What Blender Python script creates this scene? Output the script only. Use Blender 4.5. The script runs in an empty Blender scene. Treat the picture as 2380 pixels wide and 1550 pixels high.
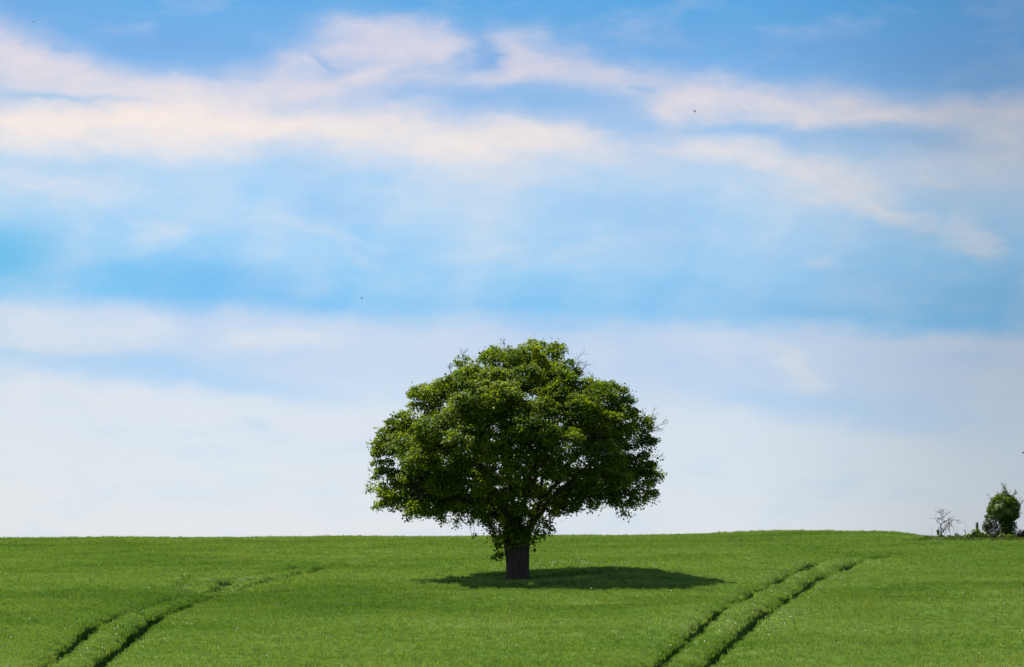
import bpy, math, random
import numpy as np
from mathutils import Vector, Euler
random.seed(7)
R = np.random.default_rng(11)
S = bpy.context.scene
COL = S.collection
rad = math.radians

# ------------------------------------------------------------------ camera
PITCH = 4.6
K = 0.36 / 2380.0                      # tangent per photo pixel (2380 wide reading scale)
cam = bpy.data.cameras.new('camera')
cam.sensor_width = 36.0
cam.lens = 100.0
cam.clip_start = 0.5
cam.clip_end = 20000.0
camo = bpy.data.objects.new('camera', cam)
camo.location = (0, 0, 0)
camo.rotation_euler = (rad(90 + PITCH), 0, 0)
COL.objects.link(camo)
S.camera = camo

# ------------------------------------------------------------------ light
SUN_AZ_X, SUN_AZ_Y = -0.50, 0.27       # horizontal offset of the sun per unit of height (left, behind the tree)
sd = Vector((SUN_AZ_X, SUN_AZ_Y, 1.0)).normalized()
sun = bpy.data.lights.new('sun', 'SUN')
sun.energy = 5.0
sun.angle = rad(0.6)
sun.color = (1.0, 0.95, 0.84)
suno = bpy.data.objects.new('sun', sun)
suno.rotation_euler = sd.to_track_quat('Z', 'Y').to_euler()
suno.location = (-60, 200, 90)
COL.objects.link(suno)
S.view_settings.view_transform = 'Standard'
S.view_settings.look = 'None'
EXPO = 0.95
S.view_settings.exposure = EXPO
S.view_settings.gamma = 1.0
S.cycles.max_bounces = 6
S.cycles.diffuse_bounces = 3
S.cycles.transmission_bounces = 4
S.cycles.transparent_max_bounces = 4


def lin(c):
    o = []
    for v in c:
        v = v / 255.0
        o.append(v / 12.92 if v <= 0.04045 else ((v + 0.055) / 1.055) ** 2.4)
    return o


class NT:
    """small helper to write node graphs"""
    def __init__(s, tree):
        s.t = tree; s.n = tree.nodes; s.l = tree.links
    def node(s, typ, **kw):
        n = s.n.new(typ)
        for k, v in kw.items():
            setattr(n, k, v)
        return n
    def put(s, sock, v):
        if isinstance(v, (int, float)):
            sock.default_value = v
        elif isinstance(v, (tuple, list)):
            v = list(v)
            if sock.type == 'RGBA' and len(v) == 3:
                v = v + [1.0]
            sock.default_value = v
        else:
            s.l.new(v, sock)
    def math(s, op, a, b=0.0, c=None, clamp=False):
        n = s.node('ShaderNodeMath', operation=op, use_clamp=clamp)
        s.put(n.inputs[0], a)
        if len(n.inputs) > 1: s.put(n.inputs[1], b)
        if c is not None: s.put(n.inputs[2], c)
        return n.outputs[0]
    def vmath(s, op, a, b=None):
        n = s.node('ShaderNodeVectorMath', operation=op)
        s.put(n.inputs[0], a)
        if b is not None: s.put(n.inputs[1], b)
        return n
    def noise(s, vec, scale, detail=3, rough=0.5, out='Fac'):
        n = s.node('ShaderNodeTexNoise')
        s.put(n.inputs['Vector'], vec)
        n.inputs['Scale'].default_value = scale
        n.inputs['Detail'].default_value = detail
        n.inputs['Roughness'].default_value = rough
        return n.outputs[out]
    def ramp(s, fac, stops, interp='LINEAR'):
        n = s.node('ShaderNodeValToRGB')
        cr = n.color_ramp; cr.interpolation = interp
        while len(cr.elements) < len(stops): cr.elements.new(0.5)
        for e, (p, c) in zip(cr.elements, stops):
            e.position = p; e.color = (c[0], c[1], c[2], 1)
        s.put(n.inputs[0], fac)
        return n.outputs[0]
    def mix(s, fac, a, b, mode='MIX'):
        n = s.node('ShaderNodeMix', data_type='RGBA', blend_type=mode)
        s.put(n.inputs[0], fac); s.put(n.inputs[6], a); s.put(n.inputs[7], b)
        return n.outputs[2]
    def map(s, v, a, b, c, d, smooth=False):
        n = s.node('ShaderNodeMapRange')
        if smooth: n.interpolation_type = 'SMOOTHSTEP'
        s.put(n.inputs[0], v)
        for i, x in enumerate((a, b, c, d)): n.inputs[i + 1].default_value = x
        return n.outputs[0]


# ------------------------------------------------------------------ sky
W = bpy.data.worlds.new('World'); S.world = W
W.use_nodes = True
W.node_tree.nodes.clear()
g = NT(W.node_tree)
tc = g.node('ShaderNodeTexCoord')
sep = g.node('ShaderNodeSeparateXYZ'); g.l.new(tc.outputs['Generated'], sep.inputs[0])
az = g.math('ARCTAN2', sep.outputs[0], sep.outputs[1])
el = g.math('ARCSINE', sep.outputs[2])
# sky coordinates: azimuth and elevation in units of 0.0151 rad
U = g.math('MULTIPLY_ADD', az, 1.006 / K / 100, 11.9)
V = g.math('MULTIPLY_ADD', el, -1.0 / K / 100, 7.75 + rad(PITCH) / K / 100)
comb = g.node('ShaderNodeCombineXYZ'); g.l.new(U, comb.inputs[0]); g.l.new(V, comb.inputs[1])
P0 = comb.outputs[0]
st = g.vmath('MULTIPLY', P0, (0.5, 1.0, 1.0)).outputs[0]
n1 = g.noise(st, 0.9, 4, 0.55, 'Color')
n2 = g.noise(g.vmath('ADD', st, (31.0, 7.0, 3.0)).outputs[0], 3.2, 5, 0.6, 'Color')
w1 = g.vmath('MULTIPLY', g.vmath('SUBTRACT', n1, (0.5, 0.5, 0.5)).outputs[0], (2.0, 0.75, 0.0)).outputs[0]
w2 = g.vmath('MULTIPLY', g.vmath('SUBTRACT', n2, (0.5, 0.5, 0.5)).outputs[0], (0.45, 0.20, 0.0)).outputs[0]
P = g.vmath('ADD', g.vmath('ADD', P0, w1).outputs[0], w2).outputs[0]
sp = g.node('ShaderNodeSeparateXYZ'); g.l.new(P, sp.inputs[0])
# clear-air colour by elevation (V = 0 top of the photo, 12.6 = crest of the hill)
tilt = g.math('MULTIPLY_ADD', sp.outputs[0], -0.035, 0.40)
Vw = g.math('ADD', sp.outputs[1], tilt)
vf = g.map(Vw, -2.0, 14.0, 0.0, 1.0)
def vp(v): return (v + 2.0) / 16.0
air = g.ramp(vf, [(vp(-2), lin((70, 148, 218))), (vp(0), lin((98, 172, 230))), (vp(1.4), lin((124, 180, 234))), (vp(2.6), lin((165, 198, 238))),
                  (vp(3.8), lin((174, 212, 246))), (vp(5.0), lin((166, 212, 248))), (vp(6.2), lin((148, 207, 248))), (vp(7.15), lin((138, 202, 246))),
                  (vp(7.65), lin((192, 215, 242))), (vp(8.6), lin((200, 219, 241))), (vp(9.6), lin((213, 228, 243))),
                  (vp(11.0), lin((221, 231, 239))), (vp(12.4), lin((227, 232, 236))), (vp(14), lin((222, 225, 233)))])
Pc = g.node('ShaderNodeSeparateXYZ'); g.l.new(P, Pc.inputs[0])
def blobs(lst, grow=1.0, acc=None):
    # soft elliptical patches; the running sum rides along in z so that they are evaluated one after another
    for (u, v, ru, rv, a, amp) in lst:
        cb = g.node('ShaderNodeCombineXYZ')
        g.l.new(Pc.outputs[0], cb.inputs[0]); g.l.new(Pc.outputs[1], cb.inputs[1])
        if acc is not None: g.l.new(acc, cb.inputs[2])
        m = g.node('ShaderNodeMapping', vector_type='TEXTURE')
        g.l.new(cb.outputs[0], m.inputs[0])
        m.inputs[1].default_value = (u, v, 0)
        m.inputs[2].default_value = (0, 0, rad(a))
        m.inputs[3].default_value = (ru * 1.08, rv * grow, 1e6)
        d = g.vmath('DOT_PRODUCT', m.outputs[0], m.outputs[0]).outputs['Value']
        e = g.math('EXPONENT', g.math('MULTIPLY', d, -1.0))
        acc = g.math('MULTIPLY', e, amp) if acc is None else g.math('MULTIPLY_ADD', e, amp, acc)
    return acc
CLOUD = [
 # upper left bank
 (-0.3, 1.15, 1.1, .45, 15, .80), (0.9, 1.75, 1.3, .42, 18, .60), (2.6, 2.05, 2.2, .34, 9, .55), (0.4, 2.15, 1.2, .26, 0, .35), (5.4, 2.15, 2.6, .30, -3, .50),
 # cumulus in the upper middle
 (6.6, 1.55, .8, .32, -20, .35), (8.0, 1.25, 1.1, .42, -10, .55), (8.9, 0.95, 1.1, .42, 5, .60), (9.9, 1.15, .9, .45, 5, .55), (8.3, 1.80, 1.0, .22, -14, .70), (8.5, 0.7, .7, .22, 0, .25), (10.3, 0.9, .8, .25, 15, .35),
 (7.0, 2.1, 2.0, .35, 0, .22), (9.8, 1.9, 1.3, .22, -5, .30),
 (11.95, 1.25, .35, .50, -35, .55), (11.6, 1.88, .8, .16, -8, .60), (12.8, 1.55, 1.4, .36, 8, .55), (14.0, 1.85, 1.3, .26, 14, .40), (12.4, 0.95, .5, .3, 0, .25),
 # bright main band
 (0.3, 3.05, 2.8, .40, 0, 1.15), (3.4, 2.95, 2.8, .40, -2, .95), (6.2, 2.95, 2.6, .42, 2, .80), (8.8, 3.05, 2.0, .36, 6, .75), (10.9, 3.35, 1.2, .34, -4, .85), (12.3, 3.15, 1.4, .36, 6, .70), (13.6, 3.45, 1.4, .32, 12, .40),
 (4.3, 3.60, 2.0, .32, 4, .45), (1.0, 3.5, 2.0, .25, 0, .35), (8.0, 3.5, 3.0, .3, 6, .22), (11.5, 3.9, 1.8, .35, 5, .30),
 # right-hand banks
 (15.9, 2.60, .55, .42, -30, .60), (16.9, 2.25, 1.5, .30, 6, .50), (18.5, 2.5, 2.2, .42, 3, .38), (19.0, 2.88, 1.8, .13, 2, .35), (20.8, 2.8, 1.8, .18, 6, .30), (22.6, 2.65, 1.3, .26, -6, .50), (23.9, 2.85, .9, .26, 0, .45),
 (16.0, 3.50, 1.1, .20, 4, .60), (17.8, 3.70, 1.4, .27, 8, .70), (19.5, 4.10, 1.1, .36, 16, .68), (19.0, 4.60, .9, .25, 15, .40), (20.3, 4.90, .9, .20, 26, .62), (21.2, 5.20, .8, .14, 12, .40), (22.4, 5.45, .5, .28, 45, .42), (22.95, 5.85, .35, .20, 40, .50),
 (23.3, 3.9, 1.5, .9, 0, .35), (21.6, 4.1, 1.2, .5, 10, .22), (16.5, 4.2, 1.8, .35, 10, .22), (19.2, 6.1, .32, .13, 0, .45),
 # thin veils in the middle
 (3.6, 5.5, .65, .34, 0, .42), (5.2, 5.2, 1.6, .3, 0, .18), (8.0, 5.5, 1.0, .12, 18, .22), (8.3, 5.95, .5, .15, 30, .18), (0.3, 4.3, 1.4, .3, 0, .30), (2.0, 4.5, 2.2, .5, 0, .22), (10.8, 4.6, 1.2, .8, 0, .20), (12.8, 5.7, 2.5, .8, 0, .14), (6.8, 6.1, 1.8, .3, 0, .14),
 # pale bank above the hill
 (1.6, 7.35, 2.0, .22, 4, .22), (4.5, 7.75, 3.0, .25, 4, .30), (2.0, 7.95, 1.3, .28, 0, .50), (0.6, 7.6, .5, .2, 0, .3), (6.0, 7.95, 1.4, .22, 0, .40), (2.0, 9.3, 1.5, .38, 0, .45), (0.5, 9.0, .8, .3, 0, .3), (4.5, 9.6, 2.6, .30, 4, .35), (7.5, 9.9, 2.0, .35, 0, .30),
 (18.6, 8.70, .65, .20, 38, .45), (18.9, 9.10, .45, .13, 0, .55), (18.3, 8.4, .6, .2, 30, .25), (22.0, 7.95, 2.2, .18, 0, .28), (0.5, 10.6, 2.6, .9, 0, .30), (16.0, 9.9, 3.0, .35, 4, .20)]
BLUE = [
 (11.45, 1.40, .42, .22, 25, .75), (11.0, 1.55, .62, .16, -12, .45), (11.3, 1.05, .30, .22, 40, .55), (10.5, 1.35, .35, .08, -20, .35), (7.55, 1.42, .25, .10, 40, .50), (14.95, 2.12, .25, .07, 10, .55), (13.0, 2.45, 1.4, .30, 12, .55), (10.5, 2.3, 1.6, .18, 5, .35),
 (4.1, 1.25, 1.6, .42, 8, .65), (1.3, 2.42, 1.6, .08, 2, .40),
 (18.5, 3.16, 2.6, .14, 5, .50), (14.6, 2.95, .8, .2, 8, .40), (22.5, 1.6, 2.4, .6, 8, .75), (23.8, 0.3, 2.0, .8, 0, .55), (17.5, 1.1, 2.5, .35, 6, .35), (0.3, 0.2, 1.4, .5, 0, .6), (19.5, 1.2, 3.0, .4, 6, .15), (21.6, 3.35, 1.4, .2, 8, .25),
 (4.9, 6.65, 1.5, .55, 6, .85), (2.6, 6.3, 1.6, .45, 6, .35), (-0.2, 6.0, 1.2, .65, 0, .90), (7.8, 4.85, .8, .35, 8, .45), (6.9, 6.9, 1.2, .3, 4, .25),
 (17.0, 6.9, 1.8, .50, 8, .60), (15.6, 5.4, .9, .8, -20, .32), (18.3, 7.3, 2.5, .2, 2, .35), (19.8, 6.6, 1.5, .5, 0, .25), (15.0, 4.9, 1.4, .3, 10, .22), (22.5, 7.0, 1.5, .4, 0, .3),
 (2.7, 8.60, 1.8, .30, 5, .75), (5.3, 8.85, 2.0, .30, 8, .60), (0.2, 8.35, .8, .2, 0, .35), (6.1, 8.4, .9, .2, 0, .25), (5.9, 9.85, .35, .10, 20, .25),
 (17.5, 9.2, 2.0, .35, 10, .32), (16.5, 8.6, 1.6, .3, 8, .20), (20.5, 9.7, 2.6, .35, 6, .40), (13.0, 9.2, 2.0, .3, 4, .18), (10.0, 8.6, 1.6, .5, 0, .10)]
cl = blobs(CLOUD, 1.08)
# faint slanting shafts of light
shv = g.node('ShaderNodeCombineXYZ')
g.l.new(g.math('MULTIPLY_ADD', sp.outputs[1], .42, U), shv.inputs[0]); g.l.new(g.math('MULTIPLY', V, .05), shv.inputs[1])
shaft = g.map(g.noise(shv.outputs[0], .42, 2, .5), .42, .68, 0.0, .24)
shaft = g.math('MULTIPLY', shaft, g.math('MULTIPLY', g.map(V, 3.2, 5.0, 0.0, 1.0), g.map(V, 8.0, 11.0, 1.0, 0.0)))
cl = g.math('ADD', cl, shaft)
# slow unevenness of the veil
veil = g.noise(g.vmath('MULTIPLY', P0, (0.32, 0.85, 1.0)).outputs[0], 1.1, 5, .55)
cl = g.math('ADD', cl, g.math('MULTIPLY', g.map(veil, .50, .72, 0.0, 1.0), .22))
fine = g.noise(g.vmath('MULTIPLY', P, (0.6, 1.2, 1.0)).outputs[0], 2.2, 6, 0.6)
cl = g.math('MULTIPLY', cl, g.map(fine, 0.3, 0.7, 0.72, 1.28))
cl = g.math('SUBTRACT', 1.0, g.math('EXPONENT', g.math('MULTIPLY', cl, -1.3)))
blm = g.math('ADD', blobs(BLUE, 1.05), g.math('MULTIPLY', g.map(veil, .48, .28, 0.0, 1.0), .22))
bl = g.math('SUBTRACT', 1.0, g.math('EXPONENT', g.math('MULTIPLY', blm, -1.1)))
ccol = g.ramp(g.map(sp.outputs[1], 0.0, 14.0, 0.0, 1.0),
              [(0.0, lin((232, 222, 232))), (0.13, lin((238, 226, 228))), (0.21, lin((253, 238, 228))), (0.30, lin((240, 234, 234))), (0.45, lin((226, 231, 240))),
               (0.62, lin((229, 231, 236))), (1.0, lin((229, 231, 233)))])
bcol = g.ramp(g.map(sp.outputs[0], 0.0, 24.0, 0.0, 1.0), [(0.0, lin((92, 186, 232))), (0.2, lin((112, 188, 240))), (0.35, lin((136, 190, 240))), (0.45, lin((138, 186, 238))), (0.7, lin((140, 196, 240))), (1.0, lin((130, 176, 220)))])
bcol = g.mix(g.map(sp.outputs[1], 7.8, 8.6, 0.0, 1.0), bcol, lin((160, 206, 246)))
bcol = g.mix(g.map(sp.outputs[1], 1.2, 2.8, 1.0, 0.0), bcol, lin((114, 170, 228)))
skyc = g.mix(cl, air, ccol)
skyc = g.mix(bl, skyc, bcol)
# the side away from the sun is dimmer
dim = g.ramp(g.map(U, -6.0, 30.0, 0.0, 1.0), [(0.0, (1.0, .99, .96)), (0.30, (1.0, 1.0, 1.0)), (0.62, (.95, .955, .96)), (0.84, (.69, .705, .72)), (1.0, (.54, .56, .60))], 'EASE')
skyc = g.mix(1.0, skyc, dim, 'MULTIPLY')
# real sky model; the thin cloud cover lies in front of it on this side of the sky
nis = g.node('ShaderNodeTexSky', sky_type='NISHITA')
nis.sun_disc = False
nis.sun_elevation = math.asin(sd.z)
nis.sun_rotation = math.atan2(sd.x, sd.y)
nis.air_density = 1.0; nis.dust_density = 0.6; nis.ozone_density = 1.5
STR = 0.08
lift = g.vmath('SCALE', skyc); lift.inputs['Scale'].default_value = 1.0 / STR / 2 ** EXPO
front = g.math('MULTIPLY', g.map(sep.outputs[1], 0.80, 0.95, 0.0, 1.0, True), g.map(el, 0.26, 0.42, 1.0, 0.0, True))
bg = g.node('ShaderNodeBackground'); g.l.new(nis.outputs[0], bg.inputs[0]); bg.inputs[1].default_value = STR
bg2 = g.node('ShaderNodeBackground'); g.l.new(lift.outputs[0], bg2.inputs[0]); bg2.inputs[1].default_value = STR
ms = g.node('ShaderNodeMixShader'); g.l.new(front, ms.inputs[0]); g.l.new(bg.outputs[0], ms.inputs[1]); g.l.new(bg2.outputs[0], ms.inputs[2])
wo = g.node('ShaderNodeOutputWorld'); g.l.new(ms.outputs[0], wo.inputs[0])
W.cycles.sampling_method = 'MANUAL'
W.cycles.sample_map_resolution = 1024

# ------------------------------------------------------------------ helpers
def mesh_arrays(name, verts, faces, mat, parent=None, smooth=False, attr=None, link=True, matidx=None):
    me = bpy.data.meshes.new(name)
    verts = np.asarray(verts, dtype=np.float32).reshape(-1, 3)
    me.vertices.add(len(verts)); me.vertices.foreach_set('co', verts.ravel())
    if isinstance(faces, np.ndarray):
        faces = [faces]
    idx = np.concatenate([f.ravel() for f in faces]).astype(np.int32)
    tot = np.concatenate([np.full(len(f), f.shape[1], dtype=np.int32) for f in faces])
    start = np.concatenate([[0], np.cumsum(tot)[:-1]]).astype(np.int32)
    me.loops.add(len(idx)); me.loops.foreach_set('vertex_index', idx)
    me.polygons.add(len(tot)); me.polygons.foreach_set('loop_start', start)
    me.polygons.foreach_set('loop_total', tot)
    if smooth: me.polygons.foreach_set('use_smooth', np.ones(len(tot), dtype=bool))
    if attr:
        for k, v in attr.items():
            a = me.attributes.new(k, 'FLOAT', 'POINT'); a.data.foreach_set('value', np.asarray(v, dtype=np.float32))
    for m in (mat if isinstance(mat, (list, tuple)) else [mat]):
        me.materials.append(m)
    if matidx is not None: me.polygons.foreach_set('material_index', np.asarray(matidx, dtype=np.int32))
    me.update(); me.validate()
    o = bpy.data.objects.new(name, me)
    if link: COL.objects.link(o)
    if parent is not None: o.parent = parent
    return o

def tag(o, label=None, cat=None, group=None, kind=None):
    if label: o['label'] = label
    if cat: o['category'] = cat
    if group: o['group'] = group
    if kind: o['kind'] = kind
    return o

def empty(name, loc, label, cat, group=None):
    o = bpy.data.objects.new(name, None); o.location = loc; COL.objects.link(o)
    o.empty_display_size = 0.3
    return tag(o, label, cat, group)

def ray(px, py):
    """world direction (scaled to y = 1) of a reading of the photograph"""
    X = (px - 1190) * K; Y = -(py - 775) * K
    p = rad(PITCH)
    d = np.array([X, math.cos(p) - Y * math.sin(p), math.sin(p) + Y * math.cos(p)])
    return d / d[1]

def at(px, py, dist):
    return ray(px, py) * dist
def at4(px, py, dist):
    return at(px * 2380 / 4096, py * 2380 / 4096, dist)

# ------------------------------------------------------------------ terrain
YR = np.array([-3000, -200, 0, 30, 60, 90, 120, 145, 170, 185, 200, 208, 228, 260, 320, 420, 800, 3000.])
XC = np.array([-400, -90, -41, -15, 0, 12, 27, 31, 36, 50, 90, 400.])
base = np.array([-40, -8, -2.0, -3.6, -5.4, -5.6, -4.36, -2.66, -0.86, 0.10, 0.95, 1.34, 2.05, 1.9, 0.6, -4, -25, -70.])
HT = np.repeat(base[:, None], len(XC), axis=1)
def setcol(j, d):
    for y, v in d.items(): HT[list(YR).index(y), j] = v
for j in (0, 1): setcol(j, {200: .5, 208: .9, 228: 1.5})
setcol(2, {170: -1.0, 185: -.08, 200: .72, 208: 1.08, 228: 1.84})
setcol(3, {228: 1.98})
setcol(5, {185: .14, 200: 1.0, 208: 1.42, 228: 2.16})
setcol(6, {170: -.66, 185: .50, 200: 1.34, 208: 1.62, 228: 2.46, 260: 2.1})
setcol(7, {170: -.58, 185: .62, 200: 1.40, 208: 1.56, 228: 2.36, 260: 1.8})
setcol(8, {170: -.5, 185: .70, 200: 1.42, 208: 1.58, 228: 1.30, 260: .6})
for j in (9, 10, 11): setcol(j, {170: -.4, 185: .72, 200: 1.40, 208: 1.56, 228: 1.2, 260: .4})

def hermite(xs, ys, q):
    """ys list of arrays (len(xs)), q query array -> interpolated"""
    xs = np.asarray(xs, float)
    n = len(xs)
    i = np.clip(np.searchsorted(xs, q) - 1, 0, n - 2)
    qc = np.clip(q, xs[0], xs[-1])
    Yk = np.stack(ys) if isinstance(ys, list) else np.repeat(np.asarray(ys)[:, None], len(q), axis=1)
    d = (Yk[1:] - Yk[:-1]) / (xs[1:] - xs[:-1])[:, None]
    m = np.zeros_like(Yk)
    h = xs[1:] - xs[:-1]
    m[1:-1] = (d[:-1] * h[1:, None] + d[1:] * h[:-1, None]) / (h[1:] + h[:-1])[:, None]
    m[0] = d[0]; m[-1] = d[-1]
    k = np.arange(len(q))
    t = (qc - xs[i]) / h[i]
    t2, t3 = t * t, t ** 3
    return ((2 * t3 - 3 * t2 + 1) * Yk[i, k] + (t3 - 2 * t2 + t) * h[i] * m[i, k]
            + (-2 * t3 + 3 * t2) * Yk[i + 1, k] + (t3 - t2) * h[i] * m[i + 1, k])

def Htop(x, y):
    """height of the top of the crop"""
    x = np.atleast_1d(np.asarray(x, float)); y = np.atleast_1d(np.asarray(y, float))
    cols = [hermite(YR, HT[:, j], y) for j in range(len(XC))]
    z = hermite(XC, cols, x)
    near = np.exp(-((y - 175) / 60.0) ** 2)
    z += near * (.08 * np.sin(x * .35 + y * .11) + .06 * np.sin(x * .21 - y * .23 + 1.3) + .035 * np.sin(x * .55 + y * .42 + 2.)
                 + .03 * np.sin(y * .8 + x * .12 + .5))
    # low rise right of the tree, hollow at its foot
    z += .22 * np.exp(-(((x - 6.5) / 5.0) ** 2 + ((y - 173.0) / 4.0) ** 2))
    z += -.10 * np.exp(-(((x + 1.0) / 3.5) ** 2 + ((y - 171.0) / 4.0) ** 2))
    z += .14 * np.exp(-(((x - 20) / 9.0) ** 2 + ((y - 188.0) / 4.0) ** 2))
    z += -.12 * np.exp(-(((x - 18) / 12.0) ** 2 + ((y - 194.0) / 3.5) ** 2))
    return z
CROP = 0.80
def Gz(x, y):
    x = np.atleast_1d(np.asarray(x, float)); y = np.atleast_1d(np.asarray(y, float))
    v = np.clip((x - 29.4) / 1.0, 0, 1) * np.clip((y - 203.9) / .9, 0, 1)
    hump = np.clip((y - 210.8) / 1.4, 0, 1) * np.clip((34.6 - x) / 1.0, 0, 1)
    return Htop(x, y) - CROP + (CROP - .10) * v * (1 - hump)
def gz(x, y): return float(Gz(x, y)[0])

def hit(px, py, d0=108., d1=232.):
    """where the line of sight meets the top of the crop"""
    r = ray(px, py)
    ds = np.arange(d0, d1, 0.1)
    z = Htop(r[0] * ds, ds)
    below = r[2] * ds <= z
    i = np.argmax(below) if below.any() else int(np.argmin(r[2] * ds - z))
    return np.array([r[0] * ds[i], ds[i]])

# materials -------------------------------------------------------
def newmat(name):
    m = bpy.data.materials.new(name); m.use_nodes = True
    m.node_tree.nodes.clear()
    return m, NT(m.node_tree)

def vigour(h, pos):
    a = h.noise(h.vmath('MULTIPLY', pos, (.35, 1.0, 0)).outputs[0], .055, 4, .6)
    b = h.noise(h.vmath('MULTIPLY', h.vmath('ADD', pos, (40., 9., 0)).outputs[0], (.4, 1.0, 0)).outputs[0], .22, 3, .6)
    f = h.math('ADD', h.math('MULTIPLY', a, .6), h.math('MULTIPLY', b, .4))
    return h.ramp(h.map(f, .38, .62, 0, 1), [(0, (.66, .76, .62)), (.5, (1, 1, 1)), (1, (1.24, 1.13, 1.5))])

def leafmat(name, c_dark, c_mid, c_light, trans=0.45, nscale=0.6, tipc=None, rough=.45, transcol=None, spec=.3, seedoff=0.0, crop=False):
    m, h = newmat(name)
    geo = h.node('ShaderNodeNewGeometry')
    pos = h.vmath('ADD', geo.outputs['Position'], (seedoff, 0, 0)).outputs[0]
    a = h.noise(pos, nscale, 4, .6)
    b = h.noise(pos, nscale * 9, 2, .6)
    f = h.math('ADD', h.math('MULTIPLY', a, .65), h.math('MULTIPLY', b, .35))
    c = h.ramp(h.map(f, .34, .66, 0, 1), [(0, c_dark), (.5, c_mid), (1, c_light)])
    at_ = h.node('ShaderNodeAttribute'); at_.attribute_name = 'rnd'
    c = h.mix(1.0, c, h.ramp(at_.outputs['Fac'], [(0, (.9, .9, .9)), (1, (1.1, 1.08, 1.05))] if crop else [(0, (.72, .74, .7)), (.6, (1, 1, 1)), (1, (1.35, 1.25, 1.1))]), 'MULTIPLY')
    if crop:
        c = c0 = h.mix(1.0, c, vigour(h, geo.outputs['Position']), 'MULTIPLY')
    if tipc:
        t = h.node('ShaderNodeAttribute'); t.attribute_name = 'tip'
        if crop: tipc = h.mix(1.0, tipc, vigour(h, geo.outputs['Position']), 'MULTIPLY')
        c = h.mix(h.math('MULTIPLY', t.outputs['Fac'], .75), c, tipc)
    p = h.node('ShaderNodeBsdfPrincipled')
    h.put(p.inputs['Base Color'], c); p.inputs['Roughness'].default_value = rough
    p.inputs['Specular IOR Level'].default_value = spec
    tr = h.node('ShaderNodeBsdfTranslucent')
    tcx = h.mix(1.0, c, transcol or (1.5, 1.35, .55, 1), 'MULTIPLY')
    h.put(tr.inputs[0], tcx)
    mx = h.node('ShaderNodeMixShader'); mx.inputs[0].default_value = trans
    h.l.new(p.outputs[0], mx.inputs[1]); h.l.new(tr.outputs[0], mx.inputs[2])
    o = h.node('ShaderNodeOutputMaterial'); h.l.new(mx.outputs[0], o.inputs[0])
    return m

def barkmat(name, c1, c2, sc=(6, 6, 1.2), bump=.6):
    m, h = newmat(name)
    tcx = h.node('ShaderNodeTexCoord')
    v = h.vmath('MULTIPLY', tcx.outputs['Object'], sc).outputs[0]
    n = h.noise(v, 1.6, 8, .65)
    c = h.ramp(n, [(.3, c1), (.62, c2), (.8, [x * 1.3 for x in c2])])
    p = h.node('ShaderNodeBsdfPrincipled'); h.put(p.inputs['Base Color'], c)
    p.inputs['Roughness'].default_value = .9; p.inputs['Specular IOR Level'].default_value = .1
    b = h.node('ShaderNodeBump'); b.inputs['Strength'].default_value = bump; b.inputs['Distance'].default_value = .06
    h.put(b.inputs['Height'], n); h.l.new(b.outputs[0], p.inputs['Normal'])
    o = h.node('ShaderNodeOutputMaterial'); h.l.new(p.outputs[0], o.inputs[0])
    return m

M_bark = barkmat('bark', (.016, .012, .011), (.062, .048, .042))
M_grey = barkmat('grey_dead_bark', (.05, .045, .05), (.14, .125, .13))
M_post = barkmat('weathered_timber', (.05, .045, .045), (.13, .115, .105), (14, 14, 1.5), .4)
M_leaf = leafmat('tree_leaf', (.026, .062, .008), (.074, .138, .008), (.185, .250, .008), trans=.50, transcol=(2.15, 1.70, .25, 1), nscale=.45, spec=.22)
M_leafdark = leafmat('ivy_leaf', (.026, .060, .010), (.080, .145, .013), (.180, .235, .018), trans=.45, nscale=1.3, spec=.3)
M_leafpale = leafmat('thorn_leaf', (.045, .075, .025), (.075, .11, .035), (.12, .16, .05), trans=.45, nscale=1.5)
M_brown = leafmat('bramble_leaf', (.035, .028, .014), (.05, .055, .020), (.075, .09, .025), trans=.3, nscale=2.2, transcol=(1.2, 1.1, .6, 1))
M_crop = leafmat('cereal_blade', (.072, .170, .020), (.110, .205, .032), (.160, .230, .055), trans=.48, nscale=.13, tipc=(.155, .230, .060, 1), rough=.6, spec=.15, crop=True)
M_straw = leafmat('dry_grass', (.12, .17, .06), (.20, .24, .10), (.34, .36, .20), trans=.35, nscale=2.5, transcol=(1.1, 1.05, .8, 1))
M_verge = leafmat('verge_grass', (.035, .075, .010), (.065, .115, .016), (.12, .15, .03), trans=.4, nscale=1.2)

m, h = newmat('crop_canopy'); M_canopy = m
geo = h.node('ShaderNodeNewGeometry')
pos = geo.outputs['Position']
a1 = h.noise(h.vmath('MULTIPLY', pos, (.5, 1, 1)).outputs[0], .16, 4, .55)
a2 = h.noise(pos, 1.3, 5, .65)
a3 = h.noise(h.vmath('MULTIPLY', pos, (1, .6, .35)).outputs[0], 9.0, 3, .65)
ff_ = h.math('ADD', h.math('ADD', h.math('MULTIPLY', a1, .62), h.math('MULTIPLY', a2, .26)), h.math('MULTIPLY', a3, .12))
cc0 = h.ramp(h.map(ff_, .36, .64, 0, 1), [(0, (.036, .078, .012)), (.5, (.053, .096, .016)), (1, (.076, .116, .026))])
cc0 = h.mix(1.0, cc0, vigour(h, pos), 'MULTIPLY')
p = h.node('ShaderNodeBsdfPrincipled'); h.put(p.inputs['Base Color'], cc0); p.inputs['Roughness'].default_value = 1.0
p.inputs['Specular IOR Level'].default_value = 0.0
bb = h.math('ADD', h.math('MULTIPLY', a3, .6), h.math('MULTIPLY', h.noise(h.vmath('MULTIPLY', pos, (1, .5, .3)).outputs[0], 24.0, 2, .6), .4))
b = h.node('ShaderNodeBump'); b.inputs['Strength'].default_value = .45; b.inputs['Distance'].default_value = .05; h.put(b.inputs['Height'], bb); h.l.new(b.outputs[0], p.inputs['Normal'])
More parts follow.
